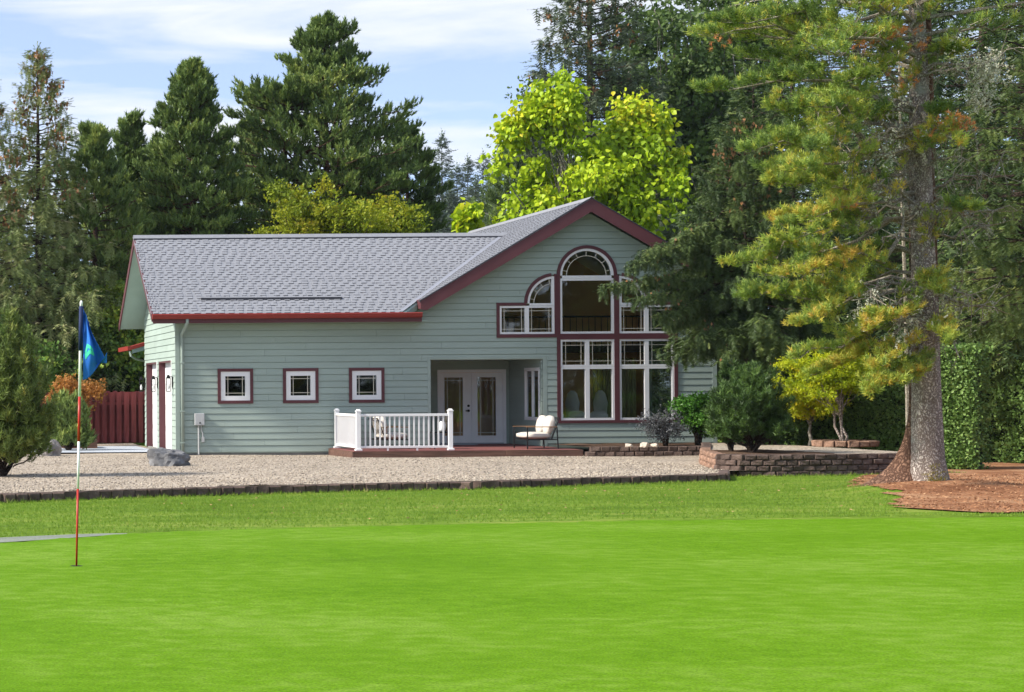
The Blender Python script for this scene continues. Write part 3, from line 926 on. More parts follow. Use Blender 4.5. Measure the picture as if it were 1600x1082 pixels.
def board_mesh(rows, mapper, z0):
    mb = MB()
    for a, b, x0, x1 in rows:
        oa = .030 - .016 * (a - z0) / EXPO; ob = .030 - .016 * (b - z0) / EXPO
        vs = [mapper(s, o, z) for s, o, z in ((x0, oa, a), (x1, oa, a), (x1, -.001, a), (x0, -.001, a), (x0, ob, b), (x1, ob, b), (x1, -.001, b), (x0, -.001, b))]
        mb.add(vs, [(0, 3, 2, 1), (4, 5, 6, 7), (0, 1, 5, 4), (1, 2, 6, 5), (2, 3, 7, 6), (3, 0, 4, 7)])
    return mb
def lap(cuts, out, mapper, zlo, zhi, n=6):
    z = zlo
    while z < zhi - .02:
        z1 = min(z + EXPO - .017, zhi)
        jr = random.Random(int(z * 1000)); js = []; q = XL + jr.uniform(1, 3.6)
        while q < 64: js.append((q, q + .004)); q += 3.66
        for g in group_rows(slices(z, z1, n, lambda zz: list(cuts(zz)) + js, out)):
            hob(board_mesh(g, mapper, z), 'siding_board', M['siding'], wob)
        z += EXPO
lap(front_cuts, lambda z: (XL + .09, XR - .09) if z <= 3.27 else ((lambda o: (o[0], min(o[1], XR - .09)) if o and o[0] < o[1] - .1 else None)(outline(z))), lambda s, o, z: (s, FY - o, z), -.19, 6.15, 8)
def end_out(z):
    lo, hi = FY + .0, 59.9
    if z > 3.3:
        d = (z - 3.3) / .585
        lo, hi = 52.55 + d, 60.45 - d
        lo, hi = max(lo, FY), min(hi, 59.9)
    return (lo, hi) if hi > lo + .1 else None
def end_cuts(z): return [(D1[0] - .06, D1[1] + .02), (D2[0] - .06, D2[1] + .02)] if z < DZ + .03 else []
lap(end_cuts, end_out, lambda s, o, z: (XL - o, s, z), -.19, 5.55, 2)
mb = MB()
mb.box(XL - .03, XL + .085, FY - .03, FY, -.2, 3.27); mb.box(XR - .09, XR + .03, FY - .03, FY, -.2, 3.9)
hob(mb, 'corner_board', M['siding'])
hob(MB().box(XL + .02, PX0 - .1, FY + .02, FY + .12, -.36, -.19).box(PX1 + .1, XR - .02, FY + .02, FY + .12, -.36, -.19).box(XL + .02, XL + .1, FY + .12, 59.8, -.36, -.2), 'foundation', M['cement'])

# garage doors set back in maroon jambs
for (y0, y1) in (D1, D2):
    d = hob(MB().box(XL + .17, XL + .22, y0, y1, -.22, DZ), 'garage_door', M['white'])
    for k in range(4):
        for j in range(4):
            a = y0 + .08 + j * (y1 - y0 - .08) / 4; z = -.14 + k * .60
            hob(MB().box(XL + .155, XL + .17, a, a + (y1 - y0) / 4 - .12, z, z + .46), 'panel', M['white'], d)
    hob(MB().box(XL - .012, XL + .168, y1 - .012, y1 + .03, -.22, DZ).box(XL - .012, XL + .168, y0 - .05, y0 + .004, -.22, DZ).box(XL - .012, XL + .168, y0 - .05, y1 + .03, DZ - .01, DZ + .04), 'door_jamb', M['maroon'])
    hob(MB().box(XL - .035, XL - .012, y0 - .055, y0 + .01, -.22, DZ + .05), 'door_casing', M['white'])

# porch recess
PYB = 56.0
mb = MB().box(PX0 - .12, PX1 + .12, PYB, PYB + .12, -.1, PZ1 + .1)      # back wall is cut by the door below
mb = MB()
DX0, DX1, DZ1 = qx(0) + 0, 0, 0
ds = FPX / PYB
DX0, DX1, DZ0, DZ1 = (683 + 150) / ds, (790 + 150) / ds, -.10, 1.5 + 28.0 / ds
mb.box(PX0 - .12, DX0, PYB, PYB + .12, -.1, PZ1); mb.box(DX1, PX1 + .12, PYB, PYB + .12, -.1, PZ1); mb.box(DX0, DX1, PYB, PYB + .12, DZ1, PZ1)
WY0, WY1, WZ0, WZ1 = 53.32, 54.55, .62, 2.0
mb.box(PX1, PX1 + .12, FY + .14, WY0, -.1, PZ1); mb.box(PX1, PX1 + .12, WY1, PYB, -.1, PZ1)
mb.box(PX1, PX1 + .12, WY0, WY1, -.1, WZ0); mb.box(PX1, PX1 + .12, WY0, WY1, WZ1, PZ1)
mb.box(PX0 - .12, PX0, FY + .14, PYB, -.1, PZ1)
mb.box(PX0 - .12, PX1 + .12, FY + .14, PYB + .12, PZ1, PZ1 + .06)
wob_main, wob = wob, hob(mb, 'porch_wall', M['siding'])
lap(lambda z: [(DX0 - .005, DX1 + .005)] if z < DZ1 else [], lambda z: (PX0, PX1), lambda s, o, z: (s, PYB - o, z), -.09, PZ1 - .01, 1)
lap(lambda z: [(WY0 - .04, WY1 + .04)] if WZ0 - .04 < z < WZ1 + .04 else [], lambda z: (FY + .02, PYB - .03), lambda s, o, z: (PX1 - o, s, z), -.09, PZ1 - .01, 2)
hob(MB().box(PX0 - .085, PX0 + .0, FY - .028, FY + .14, -.1, PZ1).box(PX1, PX1 + .11, FY - .028, FY + .14, -.1, PZ1).box(PX0 - .085, PX1 + .11, FY - .028, FY + .14, PZ1, PZ1 + .065), 'porch_trim', M['siding'])

# windows
def rectf(x0, x1, z0, z1): return [(x0, z0), (x1, z0), (x1, z1), (x0, z1)]
def window(x0, x1, z0, z1, fw=.06, grille='prairie', gi=.085, y=FY, casing=0, depth=.07, parent=None, name='window', gb=.014):
    w = hob(MB().ring(rectf(x0, x1, z0, z1), rectf(x0 + fw, x1 - fw, z0 + fw, z1 - fw), y - .032, y + depth), name, M['white'], parent)
    hob(MB().box(x0 + fw, x1 - fw, y + .02, y + .026, z0 + fw, z1 - fw), 'pane', M['glass'], w)
    if grille:
        g = MB(); a, b, c, d = x0 + fw, x1 - fw, z0 + fw, z1 - fw
        for x in (a + gi, b - gi): g.box(x - gb / 2, x + gb / 2, y + .006, y + .018, c, d)
        for z in (c + gi, d - gi): g.box(a, b, y + .004, y + .016, z - gb / 2, z + gb / 2)
        hob(g, 'grille', M['grille'], w)
    if casing:
        hob(MB().ring(rectf(x0 - casing, x1 + casing, z0 - casing, z1 + casing), rectf(x0, x1, z0, z1), y - .052, y), 'casing', M['maroon'], w)
    return w
for x in SW:
    window(x - .395, x + .395, sw_z0 + .08, sw_z1 - .08, fw=.125, gi=.075, casing=.082)
def arcpts(cx, cz, r, a0, a1, n): return [(cx + r * math.cos(a0 + (a1 - a0) * i / n), cz + r * math.sin(a0 + (a1 - a0) * i / n)) for i in range(n + 1)]
def band(mb, cx, cz, r0, r1, a0, a1, y0, y1, n=20):
    A, B = arcpts(cx, cz, r1, a0, a1, n), arcpts(cx, cz, r0, a0, a1, n)
    mb.prism if False else None
    for i in range(n):
        mb.prism([B[i], A[i], A[i + 1], B[i + 1]][::-1], y0, y1)
    return mb
u = 1 / 58.0
cas = MB()
yb0, yb1 = FY - .052, FY + .0
def hb(px0, px1, py0, py1, y0=yb0): cas.box(qx(px0), qx(px1), y0, yb1, qz(py1), qz(py0))
hb(870, 875.3, 431, 661.5); hb(959.5, 967.3, 431, 661.5); hb(1053, 1058.3, 472.6, 661.5); hb(776, 780.7, 472.6, 527.4)
hb(780.7, 822, 472.6, 477.3); hb(1012, 1053, 472.6, 477.3)
hb(780.7, 870, 521.8, 527.4); hb(875.3, 959.5, 521.8, 530.7); hb(967.3, 1053, 521.8, 530.7)
hb(875.3, 959.5, 656.9, 661.5); hb(967.3, 1053, 656.9, 661.5)
band(cas, qx(917.4), qz(431), 42.1 * u, 47.2 * u, 0, math.pi, yb0, yb1, 28)
band(cas, qx(866.4), qz(474), 42.2 * u, 47.2 * u, math.pi / 2 + .1, math.pi, yb0 + .002, yb1)
band(cas, qx(967.6), qz(474), 42.2 * u, 47.2 * u, 0, math.pi / 2 - .1, yb0 + .002, yb1)
hob(cas, 'window_casing', M['maroon'])
# big picture window + half round
window(qx(875.3), qx(959.5), qz(521.8), qz(435.5), fw=.058, grille=None)
def round_window(pcx, pcy, r, a0, a1, spokes, closed_bottom=True, side=None):
    cx, cz = qx(pcx), qz(pcy); r *= u
    f = MB(); band(f, cx, cz, r - .062, r, a0, a1, FY - .032, FY + .07, 24)
    if side is None: f.box(cx - r + .062, cx + r - .062, FY - .032, FY + .07, cz - .075, cz)
    elif side < 0: f.box(cx - r + .062, cx - .07, FY - .032, FY + .07, cz - .07, cz); f.box(cx - .07, cx, FY - .032, FY + .07, cz - .07, cz + r - .062)
    else: f.box(cx + .07, cx + r - .062, FY - .032, FY + .07, cz - .07, cz); f.box(cx, cx + .07, FY - .032, FY + .07, cz - .07, cz + r - .062)
    w = hob(f, 'arched_window', M['white'])
    pts = arcpts(cx, cz, r - .06, a0, a1, 24)
    if side is not None: pts = pts + [(cx, cz)]
    hob(MB().prism(pts[::-1], FY + .02, FY + .026), 'pane', M['glass'], w)
    g = MB(); band(g, cx, cz, r - .20, r - .185, a0, a1, FY + .004, FY + .016, 24)
    for k in range(spokes):
        a = a0 + (a1 - a0) * (k + .5) / spokes
        c, s = math.cos(a), math.sin(a); n = (-s * .007, c * .007)
        ri, ro = r - .186, r - .062
        g.prism([(cx + c * ri - n[0], cz + s * ri - n[1]), (cx + c * ro - n[0], cz + s * ro - n[1]), (cx + c * ro + n[0], cz + s * ro + n[1]), (cx + c * ri + n[0], cz + s * ri + n[1])][::-1], FY + .005, FY + .017)
    hob(g, 'grille', M['grille'], w)
round_window(917.4, 431, 42.1, 0, math.pi, 7)
round_window(866.4, 474, 42.2, math.pi / 2, math.pi, 4, side=-1)
round_window(967.6, 474, 42.2, 0, math.pi / 2, 4, side=1)
for a, b in ((780.7, 823.6), (823.6, 866.4), (967.6, 1010.4), (1010.4, 1053)):
    window(qx(a), qx(b), qz(521.8), qz(477.6), fw=.055, gi=.08)
hob(MB().box(qx(866.4), qx(870), FY - .04, FY, qz(521.8), qz(428)), 'casing_strip', M['maroon'])
for a, b in ((875.3, 917.4), (917.4, 959.5), (967.3, 1010.2), (1010.2, 1053)):
    window(qx(a), qx(b), qz(573.5), qz(530.7), fw=.055, gi=.10)
    window(qx(a), qx(b), qz(656.9), qz(573.7), fw=.058, grille=None)
# porch side window, seen along the return wall
w = hob(MB().add([(PX1 + o, y, z) for o in (-.035, .05) for (y, z) in ((WY0 - .03, WZ0 - .03), (WY1 + .03, WZ0 - .03), (WY1 + .03, WZ1 + .03), (WY0 - .03, WZ1 + .03), (WY0 + .06, WZ0 + .06), (WY1 - .06, WZ0 + .06), (WY1 - .06, WZ1 - .06), (WY0 + .06, WZ1 - .06))],
        [f for i in range(4) for j in [(i + 1) % 4] for f in ((i, j, j + 4, i + 4), (i + 8, i + 12, j + 12, j + 8), (i + 4, j + 4, j + 12, i + 12), (i, i + 8, j + 8, j))]), 'window', M['white'])
hob(MB().box(PX1 + .01, PX1 + .016, WY0 + .06, WY1 - .06, WZ0 + .06, WZ1 - .06), 'pane', M['glass'], w)
hob(MB().box(PX1 - .028, PX1 + .04, (WY0 + WY1) / 2 - .03, (WY0 + WY1) / 2 + .03, WZ0 + .06, WZ1 - .06), 'mullion', M['white'], w)

# french doors
fr = hob(MB().ring(rectf(DX0, DX1, DZ0, DZ1), rectf(DX0 + .085, DX1 - .085, DZ0 + .03, DZ1 - .085), PYB - .05, PYB + .1), 'door_frame', M['doorwhite'])
mid = (DX0 + DX1) / 2
hob(MB().box(DX0 + .085, DX1 - .085, PYB - .08, PYB + .02, DZ0, DZ0 + .028), 'threshold', M['concrete'], fr)
for s, (g0, g1) in ((-1, (694, 723)), (1, (745.5, 774.5))):
    x0, x1 = (DX0 + .09, mid - .004) if s < 0 else (mid + .004, DX1 - .09)
    z0, z1 = DZ0 + .035, DZ1 - .09
    a, b = (g0 + 150) / ds, (g1 + 150) / ds
    c, d = 1.5 - (681 + 6.2 - 612) / ds, 1.5 + (612 - 590 - 6.2) / ds
    dr = hob(MB().ring(rectf(x0, x1, z0, z1), rectf(a, b, c, d), PYB - .02, PYB + .025), 'french_door', M['doorwhite'])
    hob(MB().ring(rectf(a - .03, b + .03, c - .03, d + .03), rectf(a, b, c, d), PYB - .032, PYB - .02), 'glazing_bead', M['doorwhite'], dr)
    hob(MB().box(a, b, PYB - .002, PYB + .004, c, d), 'pane', M['glass'], dr)
    g = MB()
    for x in (a + .085, b - .085): g.box(x - .009, x + .009, PYB - .018, PYB - .006, c, d)
    for z in (c + .085, d - .085): g.box(a, b, PYB - .016, PYB - .004, z - .009, z + .009)
    hob(g, 'grille', M['grille'], dr)
    if s < 0:
        for z in (.84, .98):
            hob(MB().tube([(x1 - .09, PYB - .02, z), (x1 - .09, PYB - .05, z)], [.035, .035], 10).tube([(x1 - .09, PYB - .05, z), (x1 - .09 - (.09 if z < .9 else .0), PYB - .075, z)], [.018, .014], 8), 'door_handle', M['metal_dark'], dr)

# interior of the great room
hob(MB().box(14.3, 21.7, 53.3, 63.1, -.14, -.11).add([(14.3, 53.3, -.11), (14.3, 53.3, -.11), (14.3, 53.3, -.11)], []), 'interior_floor', M['floorwood'])
hob(MB().prism([(14.3, -.11), (21.7, -.11), (21.7, 4.1), (APX, 6.15), (14.3, 3.7)], 58.2, 58.3).box(21.62, 21.7, 53.3, 54.2, -.11, 4.0).box(21.62, 21.7, 57.6, 58.2, -.11, 4.0).box(17.35, 17.45, 56.2, 60.2, -.11, 2.5).box(14.16, 14.3, 56.2, 60.3, -.11, 3.3), 'interior_wall', M['interior'])
hob(MB().box(14.3, 21.6, 57.0, 58.2, 2.5, 2.68), 'loft', M['interior_dark'])
rl = MB().box(14.3, 21.6, 56.95, 57.0, 3.5, 3.55)
for k in range(40): rl.box(14.4 + k * .18, 14.415 + k * .18, 56.97, 56.985, 2.68, 3.5)
hob(rl, 'loft_railing', M['metal_dark'])
cu = MB()
for k in range(18): cu.tube([(19.95 + k * .07, 57.0 + .03 * (k % 2), -.05), (19.95 + k * .07, 57.0 + .03 * (k % 2), 2.3)], [.04, .034], 6)
hob(cu, 'curtain', M['curtain'])
hob(MB().box(XL + .2, 13.9, 53.3, 59.7, -.24, -.22), 'garage_floor', M['interior_dark'])
hob(MB().box(XL + .25, 13.9, 55.0, 55.06, -.22, 3.2), 'garage_partition', M['interior_dark'])  # added panel, coloured dark so the garage looks unlit through its windows

# ---------------- roof
def slab(mb, top, th, mi=0):
    n = len(top)
    vs = [tuple(p) for p in top] + [(p[0], p[1], p[2] - th) for p in top]
    fs = [tuple(range(n)), tuple(range(2 * n - 1, n - 1, -1))] + [(i, i + n, (i + 1) % n + n, (i + 1) % n) for i in range(n)]
    return mb.add(vs, fs, mi)
RX0, RY0, RY1, RYM = 6.64, 52.5, 60.5, 56.5
zr = zm(RYM)
xv = lambda z: APX - (APZ - z) / SL
GY0, GY1, GXR = 52.6, 63.9, 22.46
mb = MB()
slab(mb, [(RX0, RY0, zm(RY0)), (xv(zm(RY0)) + .1, RY0, zm(RY0)), (xv(zr) + .1, RYM, zr), (RX0, RYM, zr)], .16)
slab(mb, [(RX0, RYM, zr), (xv(zr) + .1, RYM, zr), (xv(zm(RY1)) + .1, RY1, zm(RY1)), (RX0, RY1, zm(RY1))], .16)
gz = lambda x: APZ - abs(x - APX) * SL
slab(mb, [(13.83, GY0, gz(13.83)), (APX, GY0, APZ), (APX, GY1, APZ), (13.83, GY1, gz(13.83))], .16)
slab(mb, [(APX, GY0, APZ), (GXR, GY0, gz(GXR)), (GXR, GY1, gz(GXR)), (APX, GY1, APZ)], .16)
roof = hob(mb, 'roof', M['soffit'])
# rakes and fascia
mb = MB()
def rake_x(x0, x1, ya, za, yb, zb, d): mb.add([(x, y, z) for x in (x0, x1) for (y, z) in ((ya, za), (yb, zb), (yb, zb - d), (ya, za - d))], [(0, 3, 2, 1), (4, 5, 6, 7), (0, 1, 5, 4), (1, 2, 6, 5), (2, 3, 7, 6), (3, 0, 4, 7)])
rake_x(RX0 - .035, RX0, RY0 - .03, zm(RY0) + .0, RYM, zr + .012, .215)
rake_x(RX0 - .035, RX0, RYM, zr + .012, RY1 + .03, zm(RY1), .215)
hob(mb, 'rake_board', M['maroon'], roof)
mb = MB()
D = .335
mb.prism([(13.80, gz(13.80) + .005), (13.80, gz(13.8) - .22), (13.95, gz(13.95) - D), (APX, APZ - D), (APX, APZ + .02)][::-1], GY0 - .045, GY0)
mb.prism([(APX, APZ + .02), (APX, APZ - D), (GXR, gz(GXR) - D), (GXR, gz(GXR) + .005)][::-1], GY0 - .045, GY0)
hob(mb, 'gable_rake_board', M['maroon'], roof)
hob(MB().box(RX0, 13.80, RY0 - .03, RY0 - .002, zm(RY0) - .26, zm(RY0) - .02), 'fascia', M['maroon'], roof)
hob(MB().box(RX0 + .02, 13.95, RY0, FY - .03, zm(RY0) - .235, zm(RY0) - .215), 'soffit', M['soffit'], roof)
gp = [(RY0 - .03, 0), (RY0 - .135, 0), (RY0 - .15, -.02), (RY0 - .135, -.09), (RY0 - .10, -.135), (RY0 - .03, -.135)]
gut = hob(MB().prism_x([(y, z + zm(RY0) - .01) for y, z in gp], RX0 - .02, 13.79), 'gutter', M['redgutter'], roof)
# edge flashing (dark drip line under the shingles on the gable)
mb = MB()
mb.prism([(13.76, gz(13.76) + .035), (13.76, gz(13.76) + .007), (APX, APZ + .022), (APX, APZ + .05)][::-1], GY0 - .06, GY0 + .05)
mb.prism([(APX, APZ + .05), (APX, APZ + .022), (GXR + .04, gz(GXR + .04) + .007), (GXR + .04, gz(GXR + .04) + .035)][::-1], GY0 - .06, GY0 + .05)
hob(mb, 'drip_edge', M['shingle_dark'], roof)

hob(MB().add([(x, y, z + d) for x in (13.795, 13.829) for (y, z, d) in ((GY0 - .04, gz(13.83), .03), (53.35, gz(13.83), .03), (53.35, gz(13.83), -.22), (GY0 - .04, gz(13.83), -.22))], [(0, 3, 2, 1), (4, 5, 6, 7), (0, 1, 5, 4), (1, 2, 6, 5), (2, 3, 7, 6), (3, 0, 4, 7)]), 'eave_end', M['maroon'], roof)
# shingles: metre-long courses with raised tabs
rng = random.Random(4)
SHM = []
def shingle_mb(k):
    r = random.Random(k); mb = MB()
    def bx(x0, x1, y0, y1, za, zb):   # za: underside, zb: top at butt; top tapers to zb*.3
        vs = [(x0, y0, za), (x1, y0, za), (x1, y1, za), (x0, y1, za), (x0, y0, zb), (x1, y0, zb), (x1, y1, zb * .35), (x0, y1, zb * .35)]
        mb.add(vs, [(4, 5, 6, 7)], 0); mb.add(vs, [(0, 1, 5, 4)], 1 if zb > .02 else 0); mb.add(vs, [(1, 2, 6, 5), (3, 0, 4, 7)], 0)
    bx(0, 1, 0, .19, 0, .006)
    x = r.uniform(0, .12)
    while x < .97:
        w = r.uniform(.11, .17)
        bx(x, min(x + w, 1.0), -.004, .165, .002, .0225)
        x += w + r.uniform(.09, .15)
    return mb
for k in range(7):
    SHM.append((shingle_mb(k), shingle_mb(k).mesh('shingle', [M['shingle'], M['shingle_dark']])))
rest = MB()
def lay(n_parts, rows, rot, quota=[0]):
    """rows: (origin, along, length)"""
    cnt = 0
    for o, d, L in rows:
        s = -rng.uniform(0, .9)
        while s < L - .03:
            a, b = max(s, 0), min(s + 1.0, L)
            if b - a > .05:
                mbk, me = SHM[rng.randrange(7)]
                p = Vector(o) + Vector(d) * a
                Mx = Matrix.Translation(p) @ rot.to_4x4() @ Matrix.Diagonal((b - a, 1, 1, 1))
                if cnt < n_parts:
                    ob = put('shingle', me, roof); ob.matrix_local = Mx; cnt += 1
                else:
                    k = len(rest.v)
                    rest.v += [tuple(Mx @ Vector(v)) for v in mbk.v]
                    rest.f += [tuple(i + k for i in f) for f in mbk.f]; rest.m += mbk.m
            s += 1.0
c, s = 1 / math.hypot(1, .585), .585 / math.hypot(1, .585)
rotm = Matrix(((1, 0, 0), (0, c, -s), (0, s, c)))
EX = .141
rows = []
t = -.02
Lm = 4.0 / c
while t < Lm - .05:
    y = RY0 + t * c; z = zm(RY0) + t * s + .004
    rows.append(((RX0 - .05, y, z), (1, 0, 0), xv(z - .004) + .02 - RX0 + .05)); t += EX
lay(170, rows, rotm)
c2, s2 = 1 / math.hypot(1, SL), SL / math.hypot(1, SL)
rotg = Matrix(((0, c2, -s2), (-1, 0, 0), (0, s2, c2)))
rows = []
t = -.03; Lg = (APX - 13.83) / c2
while t < Lg - .04:
    x = 13.83 + t * c2; z = gz(13.83) + t * s2
    yb = 52.5 + (z - 3.52) / .585 if z < zr else None
    if yb is None: rows.append(((x, GY1, z + .006), (0, -1, 0), GY1 - GY0 + .05))
    else: rows.append(((x, yb + .03, z + .006), (0, -1, 0), max(.06, yb + .03 - GY0 + .05)))
    t += EX
lay(130, rows, rotg)
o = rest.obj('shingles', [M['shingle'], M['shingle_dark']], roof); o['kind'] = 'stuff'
hob(MB().add([(RX0 - .04, RYM - .14, zr - .03), (xv(zr) + .05, RYM - .14, zr - .03), (xv(zr) + .05, RYM, zr + .075), (RX0 - .04, RYM, zr + .075), (RX0 - .04, RYM + .14, zr - .03), (xv(zr) + .05, RYM + .14, zr - .03),
     (RX0 - .04, RYM - .145, zr - .06), (xv(zr) + .05, RYM - .145, zr - .06)], [(0, 1, 2, 3), (3, 2, 5, 4), (6, 7, 1, 0)]), 'ridge_cap', M['shingle'], roof)
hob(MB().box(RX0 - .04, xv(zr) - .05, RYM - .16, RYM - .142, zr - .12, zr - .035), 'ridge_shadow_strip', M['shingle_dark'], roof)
hob(MB().add([(APX - .13, GY0 - .07, APZ - .045), (APX - .13, GY1, APZ - .045), (APX, GY1, APZ + .065), (APX, GY0 - .07, APZ + .065), (APX + .13, GY0 - .07, APZ - .045), (APX + .13, GY1, APZ - .045)], [(0, 3, 2, 1), (3, 4, 5, 2)]), 'ridge_cap', M['shingle'], roof)
# valley flashing
v0 = Vector((xv(zm(RY0)), RY0, zm(RY0))); v1 = Vector((xv(zr), RYM, zr))
hob(MB().add([v0 + Vector((-.10, 0, .035)), v1 + Vector((-.10, 0, .035)), v1 + Vector((0, 0, .03)), v0 + Vector((0, 0, .03)), v0 + Vector((.05, 0, .06)), v1 + Vector((.05, 0, .06))], [(0, 3, 2, 1), (3, 4, 5, 2)]), 'valley_flashing', mat('flashing', (.26, .27, .31), .6, .05), roof)
# raised dam strip low on the slope
ty = RY0 + .62; tz = zm(ty)
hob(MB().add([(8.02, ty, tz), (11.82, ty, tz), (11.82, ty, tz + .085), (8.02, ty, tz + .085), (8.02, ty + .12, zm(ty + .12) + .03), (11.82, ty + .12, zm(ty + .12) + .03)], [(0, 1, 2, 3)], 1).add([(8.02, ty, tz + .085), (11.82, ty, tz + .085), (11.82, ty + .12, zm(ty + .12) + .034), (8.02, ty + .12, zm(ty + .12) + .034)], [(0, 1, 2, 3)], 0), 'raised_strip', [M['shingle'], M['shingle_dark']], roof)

# downspout, meter, lanterns, rear porch roof
dx = 7.49
dsp = MB().tube([(dx + .06, RY0 - .06, 3.38), (dx + .06, RY0 - .06, 3.27), (dx - .01, FY - .08, 2.98), (dx, FY - .07, 2.85), (dx, FY - .07, -.17)], [.042] * 5, 8)
d = hob(dsp, 'downspout', M['siding'], smooth=True)
for z in (2.2, .9, .05): hob(MB().box(dx - .055, dx + .055, FY - .115, FY - .02, z, z + .03), 'bracket', M['siding'], d)
d = hob(MB().box(7.81, 8.07, FY - .14, FY - .025, .535, .855), 'meter_box', M['box_grey'], bevel=.012)
hob(MB().tube([(7.92, FY - .06, .535), (7.92, FY - .06, -.25)], [.022, .022], 8), 'conduit', M['box_grey'], d)
hob(MB().tube([(7.99, FY - .06, .535), (7.99, FY - .06, .42), (8.03, FY - .06, .3), (8.035, FY - .06, .2)], [.016] * 4, 6).box(8.0, 8.07, FY - .10, FY - .03, .08, .22), 'junction_box', M['box_grey'], d)
hob(MB().tube([(7.945, FY - .155, .60), (7.945, FY - .14, .60)], [.022, .022], 8), 'latch', M['metal_dark'], d)
for y in (53.60, 56.82, 59.73):
    ln = hob(MB().box(XL - .05, XL - .028, y - .05, y + .05, 1.55, 1.85).box(XL - .16, XL - .05, y - .012, y + .012, 1.84, 1.86).prism([(XL - .21, 1.80), (XL - .09, 1.80), (XL - .13, 1.90), (XL - .17, 1.90)], y - .06, y + .06)
        .box(XL - .205, XL - .095, y - .055, y + .055, 1.44, 1.46), 'wall_lantern', M['metal_dark'])
    for a in (-.05, .04):
        for b in (-.205, -.105): hob(MB().box(XL + b, XL + b + .01, y + a, y + a + .01, 1.46, 1.80), 'lantern_bar', M['metal_dark'], ln)
    hob(MB().tube([(XL - .15, y, 1.50), (XL - .15, y, 1.58), (XL - .15, y, 1.66)], [.025, .035, .012], 8), 'bulb', M['white'], ln)
mb = MB().add([(7.02, 60.9, 2.74), (9.0, 60.9, 3.28), (9.0, 63.6, 3.28), (7.02, 63.6, 2.74), (7.02, 60.9, 2.84), (9.0, 60.9, 3.38), (9.0, 63.6, 3.38), (7.02, 63.6, 2.84)], [(0, 3, 2, 1), (4, 5, 6, 7), (0, 1, 5, 4), (1, 2, 6, 5), (2, 3, 7, 6), (3, 0, 4, 7)])
er = hob(mb, 'rear_porch_roof', M['redgutter'])
hob(MB().box(6.92, 7.02, 60.9, 63.6, 2.72, 2.85), 'gutter', M['redgutter'], er)
hob(MB().add([(7.06, 60.93, 2.62), (9.0, 60.93, 3.15), (9.0, 60.98, 3.15), (7.06, 60.98, 2.62), (7.06, 60.93, 2.745), (9.0, 60.93, 3.28), (9.0, 60.98, 3.28), (7.06, 60.98, 2.745)], [(0, 3, 2, 1), (4, 5, 6, 7), (0, 1, 5, 4), (1, 2, 6, 5), (2, 3, 7, 6), (3, 0, 4, 7)]), 'porch_fascia', M['soffit'], er)
hob(MB().tube([(7.0, 61.0, 2.7), (7.03, 61.0, 2.55), (7.2, 61.2, 2.46), (7.5, 61.6, 2.4)], [.035] * 4, 6), 'downspout', M['siding'], er)
hob(MB().box(8.6, 8.75, 61.2, 61.35, -.25, 3.2).box(8.6, 8.75, 63.1, 63.25, -.25, 3.2), 'porch_post', M['siding'], er)

# ------------------------------------------------------------------ deck
deck = empty('deck', (11.45, 50.2, -.3)); DL = deck.location.copy()
tag(deck, 'low red-stained wooden deck with weathered timber edge in front of the french doors', 'deck')
def dob(mb, name, m, **k): o = mb.obj(name, m, deck, **k); o.location = o.location - DL; return o
n = 0
y = 50.2
while y < 55.95:
    x0, x1 = (11.45, 17.24) if y + .14 < FY - .03 else (PX0 + .01, PX1 - .03)
    if y < FY - .03 <= y + .14: y = FY - .02; continue
    dob(MB().box(x0, x1, y, y + .135, -.138, -.10), 'plank', M['deck']); y += .142
dob(MB().box(11.45, 15.3, 50.15, 50.195, -.33, -.112), 'edge_board', M['decktimber'])
dob(MB().box(15.31, 17.26, 50.13, 50.195, -.33, -.10), 'edge_board', M['decktimber'])
dob(MB().box(11.40, 11.445, 50.15, 53.0, -.33, -.112), 'edge_board', M['decktimber'])
dob(MB().box(14.9, 16.0, 55.0, 55.7, -.098, -.085), 'door_mat', M['concrete'])

rail = empty('deck_railing', (11.55, 50.35, -.10)); RL = rail.location.copy()
tag(rail, 'white vinyl railing with square posts on the left end of the deck', 'railing')
def rob(mb, name, **k): o = mb.obj(name, M['white'], rail, **k); o.location = o.location - RL; return o
for (x, y) in ((11.60, 50.36), (13.95, 50.36), (11.60, 52.86)):
    p = rob(MB().box(x - .055, x + .055, y - .055, y + .055, -.10, .90), 'post', bevel=.006)
    cp = MB().box(x - .068, x + .068, y - .068, y + .068, .90, .925)
    cp.add([(x - .055, y - .055, .925), (x + .055, y - .055, .925), (x + .055, y + .055, .925), (x - .055, y + .055, .925), (x - .03, y - .03, .965), (x + .03, y - .03, .965), (x + .03, y + .03, .965), (x - .03, y + .03, .965)],
           [(0, 1, 5, 4), (1, 2, 6, 5), (2, 3, 7, 6), (3, 0, 4, 7), (4, 5, 6, 7)])
    q = cp.obj('post_cap', M['white'], p); q = MB().box(x - .085, x + .085, y - .085, y + .085, -.099, -.05).obj('post_foot', M['white'], p, bevel=.01)
rob(MB().box(11.655, 13.895, 50.325, 50.395, .775, .84), 'top_rail', bevel=.008)
rob(MB().box(11.655, 13.895, 50.335, 50.385, -.035, .025), 'bottom_rail', bevel=.006)
rob(MB().box(11.565, 11.635, 50.415, 52.805, .775, .84), 'top_rail', bevel=.008)
rob(MB().box(11.575, 11.625, 50.415, 52.805, -.035, .025), 'bottom_rail', bevel=.006)
bal = MB().box(-.018, .018, -.018, .018, .025, .775).mesh('baluster', M['white'])
for k in range(17): put('baluster', bal, rail, Vector((11.655 + 2.24 * (k + 1) / 18, 50.36, 0)) - RL)
for k in range(18): put('baluster', bal, rail, Vector((11.60, 50.415 + 2.39 * (k + 1) / 19, 0)) - RL)
for x in (12.35, 13.1): rob(MB().box(x - .02, x + .02, 50.34, 50.38, -.10, -.035), 'support_foot')

